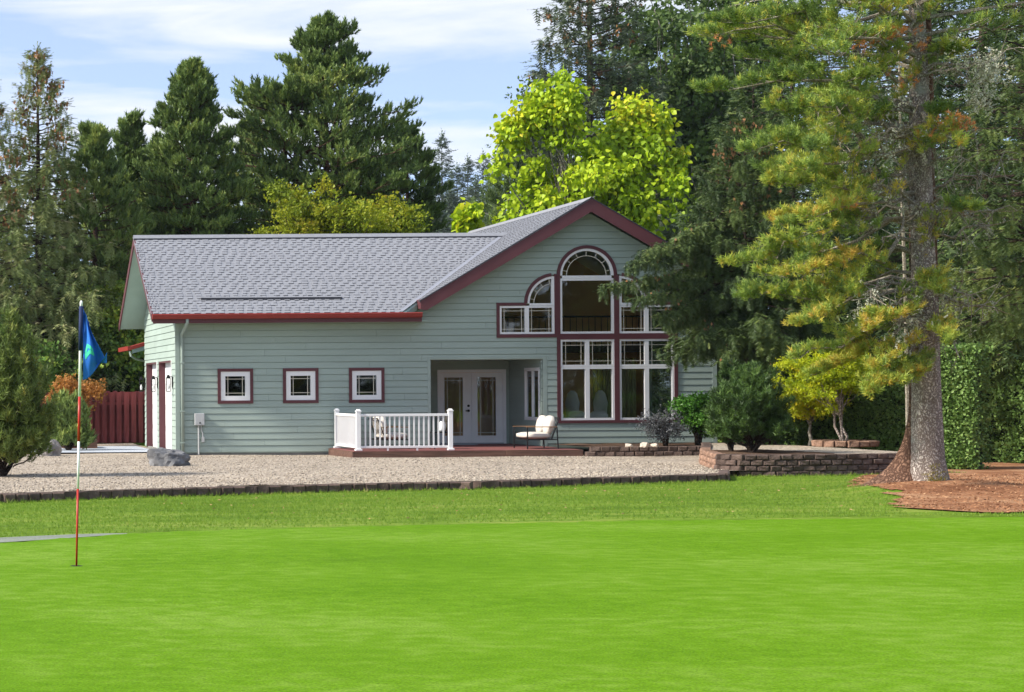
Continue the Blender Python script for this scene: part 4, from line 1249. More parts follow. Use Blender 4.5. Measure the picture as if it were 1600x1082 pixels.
# ------------------------------------------------------------------ furniture
def cushion(name, sx, sy, sz, parent, loc, rot=(0, 0, 0), m='cushion'):
    bm = bmesh.new(); bmesh.ops.create_cube(bm, size=1.0)
    bmesh.ops.subdivide_edges(bm, edges=list(bm.edges), cuts=5, use_grid_fill=True)
    for v in bm.verts:
        x, y, z = v.co * 2
        e = 1 - .22 * (abs(x) ** 4 + abs(y) ** 4) * (abs(z))
        r = (abs(x) ** 5 + abs(y) ** 5 + abs(z) ** 5) ** .2
        f = 1 / max(r, 1e-3) if r > 1 else 1
        v.co = Vector((x * sx / 2 * f, y * sy / 2 * f, z * sz / 2 * f * e))
    me = bpy.data.meshes.new(name); bm.to_mesh(me); bm.free()
    me.materials.append(M[m]); me.polygons.foreach_set('use_smooth', [True] * len(me.polygons))
    return put(name, me, parent, loc, rot)

def seat(name, loc, rz, label, W=1.12, Dp=.76):
    """faces local -X; width along y"""
    root = empty(name, loc, rz); tag(root, label, 'patio chair')
    h = .56
    for sy in (0, W):
        for sx in (0, Dp):
            MB().tube([(sx + (.03 if sx else 0), sy, 0), (sx - (.0 if sx else 0), sy, h)], [.019, .019], 4).obj('leg', M['metal_dark'], root)
        MB().box(-.03, Dp + .0, sy - .025, sy + .025, h, h + .022).obj('armrest', M['armwood'], root)
        MB().tube([(.0, sy, .24), (Dp, sy, .24)], [.017, .017], 4).tube([(.62, sy, .24), (Dp + .06, sy, .80)], [.017, .017], 4).obj('side_rail', M['metal_dark'], root)
    fr = MB().tube([(0, 0, .24), (0, W, .24)], [.017] * 2, 4).tube([(Dp, 0, .24), (Dp, W, .24)], [.017] * 2, 4).tube([(Dp + .06, 0, .80), (Dp + .06, W, .80)], [.017] * 2, 4)
    for k in range(9): fr.tube([(.64 + .0, W * (k + 1) / 10, .25), (Dp + .06, W * (k + 1) / 10, .80)], [.007] * 2, 4)
    for k in range(5): fr.tube([(Dp * k / 5 + .05, 0, .24), (Dp * k / 5 + .05, W, .24)], [.008] * 2, 4)
    fr.obj('frame', M['metal_dark'], root)
    cushion('seat_cushion', .70, W - .06, .17, root, (.33, W / 2, .345))
    for k in (0, 1): cushion('back_cushion', .18, W / 2 - .05, .48, root, (.64, W * (.25 + .5 * k), .62), (0, .22, 0))
    return root
seat('patio_chair', (16.06, 50.8, -.10), 0, 'black-framed patio seat with cream cushions right of the french doors')
seat('patio_chair', (13.25, 52.75, -.10), math.pi, 'black-framed patio seat with cream cushions behind the white railing', W=1.0)
tb = empty('side_table', (14.05, 51.6, -.10)); tag(tb, 'small black side table left of the french doors behind the railing', 'table')
MB().box(-.25, .25, -.25, .25, .42, .45).obj('table_top', M['metal_dark'], tb)
for a in (-.23, .23):
    for b in (-.23, .23): MB().box(a - .013, a + .013, b - .013, b + .013, 0, .42).obj('leg', M['metal_dark'], tb)
pot = empty('lantern_jar', (14.08, 51.6, .35)); tag(pot, 'white jar standing on the small black side table', 'jar')
MB().tube([(0, 0, 0), (0, 0, .05), (0, 0, .18), (0, 0, .26), (0, 0, .27)], [.05, .085, .09, .055, .06], 12).obj('body', M['linen'], pot, smooth=True)
MB().tube([(-.06, 0, .26), (-.05, 0, .34), (.05, 0, .34), (.06, 0, .26)], [.005] * 4, 5).obj('handle', M['metal_dark'], pot)

# inside the great room
so = empty('sofa', (18.1, 55.6, -.11)); tag(so, 'pale sofa inside the house behind the lower left gable windows', 'sofa')
MB().box(-.1, 1.9, -.1, .8, .05, .42).obj('base', M['linen'], so, bevel=.03)
MB().box(-.1, 1.9, -.2, -.1, .05, .75).obj('back', M['linen'], so, bevel=.03)
for k in range(3): cushion('cushion', .5, .2, .42, so, (.25 + .62 * k, .02, .72), (.25, 0, 0), 'linen')
lp = empty('table_lamp', (20.35, 56.2, .55)); tag(lp, 'table lamp with pale shade inside behind the lower right gable window', 'lamp')
MB().tube([(0, 0, 0), (0, 0, .06), (0, 0, .2), (0, 0, .34)], [.09, .05, .08, .015], 10).obj('base', M['linen'], lp, smooth=True)
MB().tube([(0, 0, .34), (0, 0, .62)], [.2, .13], 14, caps=False).obj('lamp_shade', M['curtain'], lp, smooth=True)
ct = empty('cabinet', (20.35, 56.2, -.11)); tag(ct, 'low dark cabinet inside the house carrying the table lamp', 'cabinet')
MB().box(-.45, .45, -.22, .22, .08, .66).obj('body', M['interior_dark'], ct); MB().box(-.43, -.01, -.235, -.22, .12, .62).obj('door', M['floorwood'], ct); MB().box(.01, .43, -.235, -.22, .12, .62).obj('door', M['floorwood'], ct)
for (px, lab) in ((894, 'pale draped chair back inside behind the leftmost lower gable window'), (938, 'tall pale draped chair back inside behind the second lower gable window')):
    x = XW(px, 56.6)
    r = empty('draped_chair', (x, 56.6, -.11)); tag(r, lab, 'chair')
    MB().tube([(0, 0, .45), (0, 0, .8), (0, 0, 1.15), (0, 0, 1.42), (0, 0, 1.5)], [.24, .17, .20, .13, .05], 12).obj('cover', M['linen'], r, smooth=True)
    for a in (-.14, .14):
        for b in (-.14, .14): MB().box(a - .02, a + .02, b - .02, b + .02, 0, .5).obj('leg', M['interior_dark'], r)

# ------------------------------------------------------------------ block walls
def block_mesh(k, L=.235, H=.15, Dp=.2):
    r = random.Random(k)
    bm = bmesh.new(); bmesh.ops.create_cube(bm, size=1)
    for v in bm.verts: v.co = Vector((v.co.x * L, v.co.y * Dp, v.co.z * (H - .006)))
    bmesh.ops.bevel(bm, geom=[e for e in bm.edges if all(v.co.y < 0 for v in e.verts)], offset=.022, segments=1, affect='EDGES')
    for v in bm.verts:
        v.co += Vector((r.uniform(-.006, .006), r.uniform(-.022, .022) if v.co.y < 0 else 0, r.uniform(-.004, .004)))
    me = bpy.data.meshes.new('block'); bm.to_mesh(me); bm.free()
    return me
BM = []
for k in range(5):
    me = block_mesh(k); me.materials.append(M['block']); BM.append(me)
BMC = []
for k in range(3):
    me = block_mesh(k + 10); me.materials.append(M['blockcap']); BMC.append(me)
def path_at(path, s):
    for i in range(len(path) - 1):
        a, b = Vector(path[i]), Vector(path[i + 1]); L = (b - a).length
        if s <= L: return a + (b - a) * (s / L), math.atan2(b.y - a.y, b.x - a.x)
        s -= L
    return None
def block_wall(name, path, zb, courses, label, cap=False, seed=0, first=None, H=.15, tan=lambda s: False):
    r = random.Random(seed)
    root = empty(name, (path[0][0], path[0][1], zb)); tag(root, label, 'low wall')
    for c in range(courses):
        s = .12 + (.12 if c % 2 else 0)
        while True:
            q = path_at(path, s)
            if q is None: break
            p, a = q
            if first is None or c < first(s):
                o = put('block', r.choice(BMC if (cap or tan(s)) else BM), root,
                    (p.x - path[0][0] - math.sin(a) * (.0 + .012 * c), p.y - path[0][1] + math.cos(a) * (.012 * c) + r.uniform(-.008, .008), H * (c + .5) + r.uniform(-.003, .003)),
                    (r.uniform(-.02, .02), r.uniform(-.012, .012), a + r.uniform(-.03, .03)))
                o.scale = (1, 1, H / .15)
            s += .24
    return root
gap = XW(737, 35.85)
pl = [p for p in WALLP if p[0] < gap - .1] + [(gap - .12, 35.85)]
pr = [(gap + .1, 35.98)] + [p for p in WALLP if p[0] > gap + .1] + [(16.72, 40.2)]
block_wall('edging_wall', pl, -.37, 1, 'long low brown block edging between the lawn and left gravel', seed=1, H=.165)
block_wall('edging_wall', pr, -.37, 1, 'low brown block edging running right to the high retaining wall', seed=2, H=.165)
block_wall('retaining_wall', BEDP, -.37, 4, 'dark brown stacked block retaining wall curving toward the big tree', seed=3, H=.114, tan=lambda s: 4.8 < s < 9.6)
block_wall('retaining_wall', [(17.3, 50.1), (18.6, 50.0), (20.0, 49.95), (21.4, 50.0)], -.28, 2, 'short low block wall holding the shrub bed below the gable windows', seed=4, H=.13)
ring = [(XW(1320, 46.5) + .62 * math.cos(a), 46.5 + .62 * math.sin(a)) for a in np.linspace(math.pi, 3 * math.pi, 15)]
block_wall('tree_ring', ring, .045, 1, 'round ring of reddish blocks round the larger small maple', seed=5, cap=True)

# planter box left of the concrete apron
pb = empty('planter_box', (P(100, 700, 59).x, 59, -.26)); tag(pb, 'low dark red timber planter in front of the fence', 'planter')
for k in range(2):
    MB().box(0, 1.0, 0, .05, .02 + k * .13, .14 + k * .13).obj('board', M['decktimber'], pb)
    MB().box(.95, 1.0, .05, 1.6, .02 + k * .13, .14 + k * .13).obj('board', M['decktimber'], pb)
MB().box(.0, .95, .05, 1.6, .0, .22).obj('soil', M['soil'], pb)

# ------------------------------------------------------------------ fence
FYY = 66.0
fx0, fx1 = P(40, 640, FYY).x, P(236, 640, FYY).x
fe = empty('fence', (fx0, FYY, -.3)); tag(fe, 'dark red stained shadowbox board fence left of the garage', 'fence')
bmesh_f = MB().box(0, .145, 0, .022, 0, 1.72).mesh('fence_board', M['fence'])
k = 0; x = 0
while x < fx1 - fx0:
    rr = random.Random(k)
    o = put('fence_board', bmesh_f, fe, (x, -.045 if k % 2 else .045, .03), (0, rr.uniform(-.008, .008), rr.uniform(-.02, .02)))
    o.scale = (rr.uniform(.9, 1.12), 1, rr.uniform(.985, 1.012))
    x += .122; k += 1
for z in (.35, 1.3): MB().box(0, fx1 - fx0, -.015, .04, z, z + .09).obj('rail', M['fence'], fe)
for k in range(4): MB().box(k * 1.35, k * 1.35 + .09, .07, .16, 0, 1.7).obj('post', M['fence'], fe)

# ------------------------------------------------------------------ rocks
def rock(name, loc, size, seed, m, label, rz=0, flat=.6, cat='rock', group=None, sub=4):
    bm = bmesh.new(); bmesh.ops.create_icosphere(bm, subdivisions=sub, radius=1)
    r = random.Random(seed)
    pl = [(Vector((r.gauss(0, 1), r.gauss(0, 1), r.gauss(0, .8) + .1)).normalized(), r.uniform(.55, .9)) for _ in range(16)]
    from mathutils import noise
    for v in bm.verts:
        d = v.co.normalized(); f = 1.0
        for n, h in pl:
            k = d.dot(n)
            if k > 0: f = min(f, h / k)
        v.co = d * f + d * noise.fractal(d * 2.2 + Vector((seed, 0, 0)), .8, 2.2, 6) * .13
        if v.co.z < -.25: v.co.z = -.25
        v.co = Vector((v.co.x * size[0], v.co.y * size[1], v.co.z * size[2] * (1 - .32 * v.co.x)))
    me = bpy.data.meshes.new(name); bm.to_mesh(me); bm.free(); me.materials.append(M[m])
    o = put(name, me, None, loc, (0, 0, rz))
    return tag(o, label, cat, group)
rock('boulder', (P(268, 728, 45.6).x, 45.7, -.20), (.66, .5, .44), 5, 'rock', 'dark grey angular boulder on the gravel before the garage corner', .4)
rock('boulder', (P(76, 712, 53.0).x, 53.4, -.22), (.50, .42, .50), 8, 'rocktan', 'light grey boulder on the gravel right of the large mugo pine', 1.9)
for i, (px, lab, s) in enumerate(((984, 'small pale cobble leftmost of three at the bed edge', .09), (1006, 'largest pale cobble in the middle of three at the bed edge', .14), (1021, 'pale cobble rightmost of three at the bed edge', .10))):
    rock('cobble', (XW(px, 49.6), 49.62, .0), (s * 1.3, s, s * .9), 20 + i, 'stone', lab, i, cat='cobble', sub=3)

# ------------------------------------------------------------------ flagstick
fy = 16.8
pb_ = P(119.5, 885, fy); pt = P(127, 473, fy)
fs = empty('flagstick', (pb_.x, fy, 0)); tag(fs, 'red and white golf flagstick with blue flag standing in the green', 'flagstick')
dv = Vector((pt.x - pb_.x, .0, pt.z - .0))
M['stick_white'] = mat('stick_white_paint', (.78, .78, .76), .35, .03)
M['stick_red'] = mat('stick_red_paint', (.42, .03, .02), .35, .08)
M['cup'] = mat('hole_dark', (.01, .012, .01), .9, .1)
def at(py): return dv * ((885 - py) / (885 - 473.0))
for (a, b, m) in ((885, 764, 'stick_red'), (764, 690, 'stick_white'), (690, 620, 'stick_red'), (620, 480, 'stick_white')):
    ra, rb = [.0085 + .0055 * (885 - v) / 410 for v in (a, b)]
    MB().tube([at(a), at(b)], [ra, rb], 12).obj('stick_section', M[m], fs, smooth=True)
MB().tube([at(481), at(473), at(470)], [.013, .013, .006], 12).obj('cap', M['stick_white'], fs, smooth=True)
MB().tube([(0, 0, .004), (0, 0, .0045)], [.054, .054], 20).obj('cup', M['cup'], fs)
flagm = mat('blue_flag_cloth', (.022, .15, .60), .7, .10, vscale=9, bump=.1, bscale=300)
M['flagdark'] = mat('navy_flag_sleeve', (.010, .022, .085), .7, .1)
def FS(uu, vv):
    """hanging flag: u away from the pole, v downward"""
    top = at(481); h = vv * .62
    w = .20 * (uu) * (.25 + .75 * smooth(0, 1.0, vv * 1.25))
    x = top.x + .016 + w - .004 * vv
    z = top.z - h * (1 - .0 * uu) - .10 * uu * (1 - vv) * 1.2
    if vv > .72: z += (vv - .72) * .62 * 1.35 * uu ** 1.6
    y = .035 * math.sin(uu * 9 + vv * 2.4) * (.3 + uu) + .02 * math.sin(vv * 7 + uu * 3)
    return Vector((x, y, z))
mb = MB(); NU, NV = 26, 40
for j in range(NV + 1):
    for i in range(NU + 1): mb.v.append(tuple(FS(i / NU, j / NV)))
for j in range(NV):
    for i in range(NU):
        k = j * (NU + 1) + i; mb.f.append((k, k + 1, k + NU + 2, k + NU + 1)); mb.m.append(0)
fl = mb.obj('flag', flagm, fs, smooth=True)
so_ = fl.modifiers.new('thickness', 'SOLIDIFY'); so_.thickness = .0012; so_.offset = 0
MB().tube([at(479) + Vector((.0, 0, 0)), at(548)], [.0185, .0175], 12).obj('flag_sleeve', M['flagdark'], fl, smooth=True)
mk = MB()
def mark(pts, n=8):
    for (a, b) in zip(pts, pts[1:]):
        for i in range(n):
            t0, t1 = i / n, (i + 1) / n
            q = [(a[0] + (b[0] - a[0]) * t, a[1] + (b[1] - a[1]) * t) for t in (t0, t1)]
            dx, dy = b[0] - a[0], b[1] - a[1]; L = math.hypot(dx, dy); nx, ny = -dy / L * .03, dx / L * .03
            for off in (-.0035,):
                vs = [FS(q[0][0] + nx, q[0][1] + ny), FS(q[1][0] + nx, q[1][1] + ny), FS(q[1][0] - nx, q[1][1] - ny), FS(q[0][0] - nx, q[0][1] - ny)]
                mk.add([v + Vector((0, off, 0)) for v in vs], [(0, 1, 2, 3)])
mark([(.10, .62), (.22, .50), (.42, .52), (.50, .56)]); mark([(.12, .66), (.30, .58), (.52, .60)]); mark([(.10, .62), (.12, .70)])
mk.obj('flag_mark', mat('green_flag_print', (.05, .55, .36), .7, .05), fl)

# ------------------------------------------------------------------ house far right behind the trees
fh = empty('far_house', (XW(1565, 90), 90, -.3)); tag(fh, 'pale pink walled house glimpsed between dark conifers at far right', 'house')
M['pinkwall'] = mat('pale_pink_wall', (.62, .50, .50), .8, .05)
w_ = MB().box(-1.2, 5, 0, 6, 0, 6.2).obj('wall', M['pinkwall'], fh)
MB().add([(-1.8, -.5, 6.1), (5.5, -.5, 6.1), (5.5, 3, 8.0), (-1.8, 3, 8.0), (5.5, 6.5, 6.1), (-1.8, 6.5, 6.1)], [(0, 1, 2, 3), (3, 2, 4, 5), (0, 3, 5), (1, 4, 2)]).obj('roof', M['shingle'], fh)
for k in range(2): MB().box(-.5 + 2.4 * k, .6 + 2.4 * k, -.04, .0, 3.6, 5.0).obj('window', M['white'], fh)

# ------------------------------------------------------------------ TREES: left background
spruce('spruce_tree', 62, 74, 69, 3.0, 11, 'cone-laden spruce with pointed tip at the left above the fence', m='spruce_b', nb=170, size=.52, ntw=9, nt=5, hang=1.1, cones=.6, base_h=.10, power=.72, vb=.45)
spruce('spruce_tree', -14, 120, 68, 2.8, 12, 'spruce cut by the left picture edge beside the pointed spruce', m='spruce_b', nb=130, size=.46, nt=5, hang=1.0, cones=.3, vb=.5)
pine('pine_tree', 150, 196, 71, 2.6, 13, 'bushy dark pine between the pointed spruce and its round-topped neighbour', nb=110, base_h=.05, size=.29, vb=.5, m='pine', nt=11)
pine('pine_tree', 206, 184, 74, 2.4, 14, 'dark green pine just left of the tall pine with bare lower trunk', nb=100, base_h=.06, size=.29, vb=.40, nt=11)
pine('pine_tree', 303, 96, 72, 1.95, 15, 'tall rounded pine with bare lower trunk above the garage roof', nb=130, base_h=.36, size=.27, m='pine', vb=.42, prof=pine_prof([0, .1, .22, .33, .5, .7, 1], [.16, .40, .58, .80, .98, 1.0, .95]), nt=13, ntw=8)
pine('pine_tree', 512, 30, 74, 3.35, 16, 'tallest broad pine with reddish twin trunks above the garage roof', nb=210, base_h=.40, size=.27, twin=-1.7, vb=.42, prof=pine_prof([0, .06, .13, .24, .35, .5, .7, 1], [.12, .28, .42, .58, .84, 1.0, 1.0, .86]), nt=11, ntw=9)
pine('pine_tree', 638, 196, 77, 1.9, 17, 'shorter dark pine right of the tallest pine', nb=110, base_h=.12, size=.27, vb=.36, prof=pine_prof([0, .1, .3, .6, 1], [.2, .5, .85, 1, 1]), nt=12)
pine('pine_tree', 560, 205, 79, 2.9, 18, 'dark pine partly hidden behind the tallest pine', nb=90, base_h=.05, size=.30, vb=.34, nt=11)
pine('pine_tree', 395, 185, 82, 2.6, 19, 'lighter green pine standing in the gap between two tall pines', nb=90, base_h=.05, size=.30, m='pine2', vb=.42, nt=11)
pine('pine_tree', 255, 215, 78, 2.6, 20, 'low dark pine behind the left end of the garage roof', nb=90, base_h=.03, size=.30, vb=.36, nt=11)
broadleaf('cherry_tree', (XW(485, 66), 66, -.3), (XW(500, 66), 66, 7.0), (2.15, 1.8, 1.45), 30, 'yellow-green leafy tree rising just behind the garage ridge', nc=85, per=30, m='cherry', size=.22, trunk_r=.14, clump=.34, rough=.28, hangd=-.1, shell=.4, group=None)
broadleaf('cherry_tree', (XW(610, 67), 67, -.3), (XW(600, 67), 67, 6.9), (1.2, 1.4, .85), 31, 'smaller yellow-green tree behind the ridge right of its neighbour', nc=40, per=34, m='cherry', size=.26, trunk_r=.1, clump=.40)
broadleaf('leafy_tree', (XW(175, 69.5), 69.5, -.3), (XW(185, 69.5), 69.5, 3.5), (2.2, 1.6, 2.1), 32, 'yellowish green broadleaf tree behind the red fence', nc=70, per=36, m='mixed', size=.3, clump=.5)
broadleaf('leafy_tree', (XW(95, 69), 69, -.3), (XW(95, 69), 69, 2.6), (2.0, 1.4, 1.7), 33, 'dark broadleaf tree behind the left end of the fence', nc=60, per=36, m='poplar', size=.3, clump=.5)
broadleaf('leafy_tree', (XW(225, 70), 70, -.3), (XW(225, 70), 70, 2.0), (1.8, 1.5, 1.7), 34, 'dark green thicket between the fence and the garage', nc=50, per=36, m='poplar', size=.3, clump=.5)
broadleaf('leafy_tree', (XW(10, 66.5), 66.5, -.3), (XW(5, 66.5), 66.5, 2.2), (2.0, 1.4, 1.8), 35, 'dark thicket behind the large mugo pine at the left edge', nc=50, per=36, m='mixed', size=.3, clump=.5, vb=.3)
# foreground-left shrubs
def mugo(name, base, H, rx, seed, label, n=120, size=.3, m='pine2', temps=None, ry=None, vb=.4, nt=5, cat='shrub', stems=7, lowz=.12):
    root = empty(name, base); F = Foliage(seed); g = F.g; Lb = MB(); ry = ry or rx
    for i in range(n):
        a = g.uniform(0, 2 * math.pi); h = g.uniform(lowz, 1.0)
        prof = math.sin(math.pi * min(.97, .20 + h * .76)) ** .6
        rr = g.uniform(.45, 1.0)
        e = Vector((math.cos(a) * rx * prof * rr, math.sin(a) * ry * prof * rr, h * H * (1 - .12 * rr)))
        o = Vector((e.x * .25, e.y * .25, e.z * .30 + .05))
        bough(Lb, F, o, e, .016, H * .16, 5, nt, size, vb + g.normal() * .13, 'pine', -.03, sides=3, start=.4)
    for k in range(stems):
        a = g.uniform(0, 6.28); Lb.tube(curve_pts((0, 0, 0), (math.cos(a) * rx * .5, math.sin(a) * ry * .5, H * .6), -.08, 6, .03, g), [.05, .045, .04, .03, .02, .01], 5)
    Lb.obj('stems', M['bark_dark'], root); F.build('foliage', temps or TUFT, M[m], root, kind='stuff')
    return tag(root, label, cat)
mugo('mugo_pine', (P(5, 744, 40).x, 40.0, -.25), 3.55, 1.10, 40, 'large upright mugo pine at the left edge of the gravel', n=230, size=.24, nt=6, temps=TUFT_FINE, m='pine2', vb=.42)
mugo('mugo_pine', (P(110, 700, 57).x, 57.5, -.26), 1.72, .70, 41, 'small rounded bright green pine bush beside the planter box', n=90, size=.26, nt=5, m='pine', vb=.62)
broadleaf('azalea_shrub', (P(115, 690, 63).x, 63.4, -.28), (P(122, 690, 63).x, 63.4, 1.45), (.95, .5, .42), 42, 'orange-leaved shrub in front of the red fence', cat='shrub', nc=30, per=30, m='orange', size=.16, stems=4, trunk_r=.03, clump=.28)

# ------------------------------------------------------------------ far trees
def hill_z(y): return float(np.interp(y, [230, 300, 380, 450, 600], [-.4, 8, 17, 21, 24]))
sheet('hill', np.linspace(40, 170, 14), np.linspace(225, 640, 24), lambda x, y: np.interp(y, [225, 300, 380, 450, 600], [-1, 8, 17, 21, 24]) * np.sin(np.clip((x - 40) / 130, 0, 1) * math.pi) ** .4 - .2, M['soil'])
for i, (px, tip, Y, lab) in enumerate(((693, 212, 370, 'bluish far fir tallest of the group right of the dark pines'), (716, 262, 356, 'short bluish far fir just right of the tallest one'), (672, 268, 364, 'bluish far fir against the dark pine'),
        (733, 250, 400, 'bluish distant fir in the middle of the gap'), (757, 243, 390, 'narrow bluish distant fir near the lime tree'), (775, 262, 380, 'bluish distant fir touching the lime tree'), (745, 288, 350, 'low bluish distant fir in front of the gap'), (704, 300, 340, 'lowest bluish far fir just above the roof'))):
    spruce('far_fir', px, tip, Y, 5.4, 60 + i, lab, m='fir_far', nb=85, size=2.0, gz=hill_z(Y) - .5, ntw=6, nt=5, hang=.3, temps=SPRIG_FAR, base_h=.04, twigs=False, vb=.4, power=.9)
pine('pine_tree', 797, 228, 95, 2.6, 70, 'dark pine just left of the lime green tree', nb=60, base_h=.1, size=.6, vb=.22, temps=TUFT_FAR)
spruce('spruce_tree', 722, 318, 85, 1.6, 71, 'small dark conifer above the roof between the two shingled ridges', nb=40, size=.5, base_h=.2)

# ------------------------------------------------------------------ behind the house, right
F_l = broadleaf('catalpa_tree', (XW(915, 69), 69, -.3), (XW(925, 69), 69, 7.9), (3.6, 2.4, 3.1), 80, 'bright lime green large-leaved tree behind the gable', nc=112, per=120, m='lime', size=.185, temps=HEART, trunk_r=.2, bark='bark_pale', hangd=-.75, clump=.46, shell=.4, flat_clump=1.0, rough=.34, twig_r=1.2, vb=.45)
broadleaf('catalpa_tree', (XW(1000, 69), 69.5, -.3), (XW(992, 69), 69.5, 10.4), (.75, .8, 1.55), 81, 'right hand lime green leader of the large-leaved trees', nc=34, per=75, m='lime', size=.17, temps=HEART, trunk_r=.1, bark='bark_pale', hangd=-.75, clump=.5, vb=.55)
broadleaf('catalpa_tree', (XW(880, 68.6), 68.6, -.3), (XW(885, 68.6), 68.6, 10.9), (.58, .7, 1.5), 83, 'left hand lime green leader with the highest leafy tip', nc=30, per=75, m='lime', size=.17, temps=HEART, trunk_r=.1, bark='bark_pale', hangd=-.75, clump=.45, vb=.5)
for i_, (px_, py_, rx_, rz_, lab_) in enumerate(((812, 205, .55, .9, 'lime green shoot at the upper left flank of the large-leaved trees'), (1030, 195, .6, .8, 'lime green shoot at the upper right flank of the large-leaved trees'), (850, 165, .4, .8, 'narrow lime green shoot left of the highest leafy tip'), (1062, 268, .6, .7, 'lime green spray reaching furthest right above the gable'))):
    broadleaf('catalpa_tree', (XW(930, 69), 69 + .3 * i_, -.3), (XW(px_, 69), 69.2, P(px_, py_, 69).z), (rx_, .6, rz_), 850 + i_, lab_, nc=16, per=60, m='lime', size=.185, temps=HEART, trunk_r=.06, bark='bark_pale', hangd=-.75, clump=.36, vb=.55, tb=6, rough=.3)
broadleaf('catalpa_tree', (XW(740, 67), 67, -.3), (XW(738, 67), 67, 7.0), (.36, .4, .8), 82, 'slim lime green shoot above the roof left of the gable', nc=16, per=44, m='lime', size=.24, temps=HEART, trunk_r=.05, hangd=-.75, clump=.3)
spruce('spruce_tree', 925, -190, 80, 4.1, 84, 'huge grey-green spruce with cones behind the lime green tree', m='spruce_blue', nb=200, size=.72, ntw=10, nt=6, hang=.8, cones=.35, power=.62, vb=.42)
for i, (px, top, c, lab) in enumerate(((1075, -120, 3.4, 'tall dark-leaved poplar with pale trunk right of the huge spruce'), (1150, -150, 3.0, 'tall dark-leaved poplar behind the yellowing pine'), (1005, -60, 2.4, 'dark-leaved poplar partly behind the huge spruce'))):
    Y = 84 + i * 3; zt = P(px, top, Y).z
    broadleaf('poplar_tree', (XW(px, Y), Y, -.3), (XW(px, Y), Y, zt * .52), (c, 2.4, zt * .47), 90 + i, lab, nc=170, per=26, m='poplar', size=.52, trunk_r=.24, bark='bark_pale', clump=.75, shell=.3, spread=.2, stems=2, tb=1)
broadleaf('leafy_tree', (XW(835, 82), 82, -.3), (XW(850, 82), 82, 11.5), (1.5, 1.5, 3.0), 94, 'loose dark-leaved tree at the left flank of the huge spruce', nc=50, per=30, m='poplar', size=.32, clump=.5)

# dark conifers on the right
for i, (px, tip, Y, Rr, mm, vb, lab) in enumerate((
        (1240, 20, 62, 3.2, 'spruce', .45, 'dark spruce behind the yellowing pine left of its trunk'),
        (1345, -120, 66, 3.4, 'spruce', .35, 'dark spruce directly behind the big trunk'),
        (1440, -250, 58, 3.6, 'spruce', .40, 'tall dark spruce right behind the big trunk'),
        (1540, -320, 50, 3.4, 'spruce', .45, 'tall dark spruce with hanging twigs near the right edge'),
        (1640, -250, 46, 3.0, 'spruce', .50, 'dark spruce cut by the right picture edge'),
        (1600, -100, 70, 3.4, 'spruce', .35, 'dark spruce in the far right background'),
        (1180, 110, 57, 2.6, 'spruce', .5, 'dark spruce between the weeping spruce and the yellowing pine'))):
    spruce('spruce_tree', px, tip, Y, Rr, 100 + i, lab, m=mm, nb=105, size=.60, ntw=9, nt=4, hang=1.0, vb=vb, base_h=.16 if Y < 60 else .05, power=.6)
spruce('weeping_spruce', 1166, 184, 49, 1.75, 110, 'dark weeping spruce whose low boughs overlap the gable windows', m='spruce', nb=150, size=.33, ntw=10, nt=6, hang=2.0, vb=.46, base_h=.34, power=.55, temps=SPRIG_FINE, cones=.35, twigs=True, droop=-.22)

def extra_boughs(name, parent_label, trunk, specs, m, temps, size, mode, seed, cat='tree', **k):
    pass

# long low limbs of the weeping spruce reaching across the facade
ws = [o for o in COL.objects if o.name == 'weeping_spruce'][0]
F = Foliage(111); Lb = MB(); g = F.g; C = Foliage(112)
for (px, py, tx, ty, Y, w) in ((1130, 400, 945, 448, 47.6, .42), (1125, 350, 1002, 398, 48.0, .4), (1125, 350, 1018, 392, 47.5, .5), (1130, 420, 990, 468, 47.3, .42), (1130, 430, 1012, 432, 47.8, .5), (1130, 440, 1030, 492, 47.6, .42), (1130, 450, 1052, 505, 48.2, .36),
        (1125, 370, 985, 415, 47.2, .45), (1130, 330, 1062, 372, 48, .4), (1135, 465, 1098, 528, 47.5, .36), (1140, 490, 1150, 580, 47.6, .5), (1130, 450, 1240, 530, 47.5, .8), (1130, 380, 1250, 450, 47.5, .8), (1130, 480, 1215, 575, 47.5, .6), (1150, 480, 1130, 560, 47.2, .36)):
    a = P(px, py, 49) - ws.location; b = P(tx, ty, Y) - ws.location
    bough(Lb, F, a, b, .03, w, 20, 9, .21, .50 + g.normal() * .1, 'spruce', -.03, sides=5, hang=1.2, start=.2)
    for _ in range(3):
        p = a.lerp(b, g.uniform(.6, 1)); C.add(np.array(p)[None] + g.normal(size=(3, 3)) * .08, np.array([0, 0, -1.0])[None] + g.normal(size=(3, 3)) * .3, .09, g.uniform(0, 1, 3))
Lb.obj('low_limbs', M['bark_dark'], ws); F.build('low_boughs', SPRIG_FINE, M['spruce'], ws, kind='stuff'); C.build('cones', LEAF, M['cones'], ws, kind='stuff')

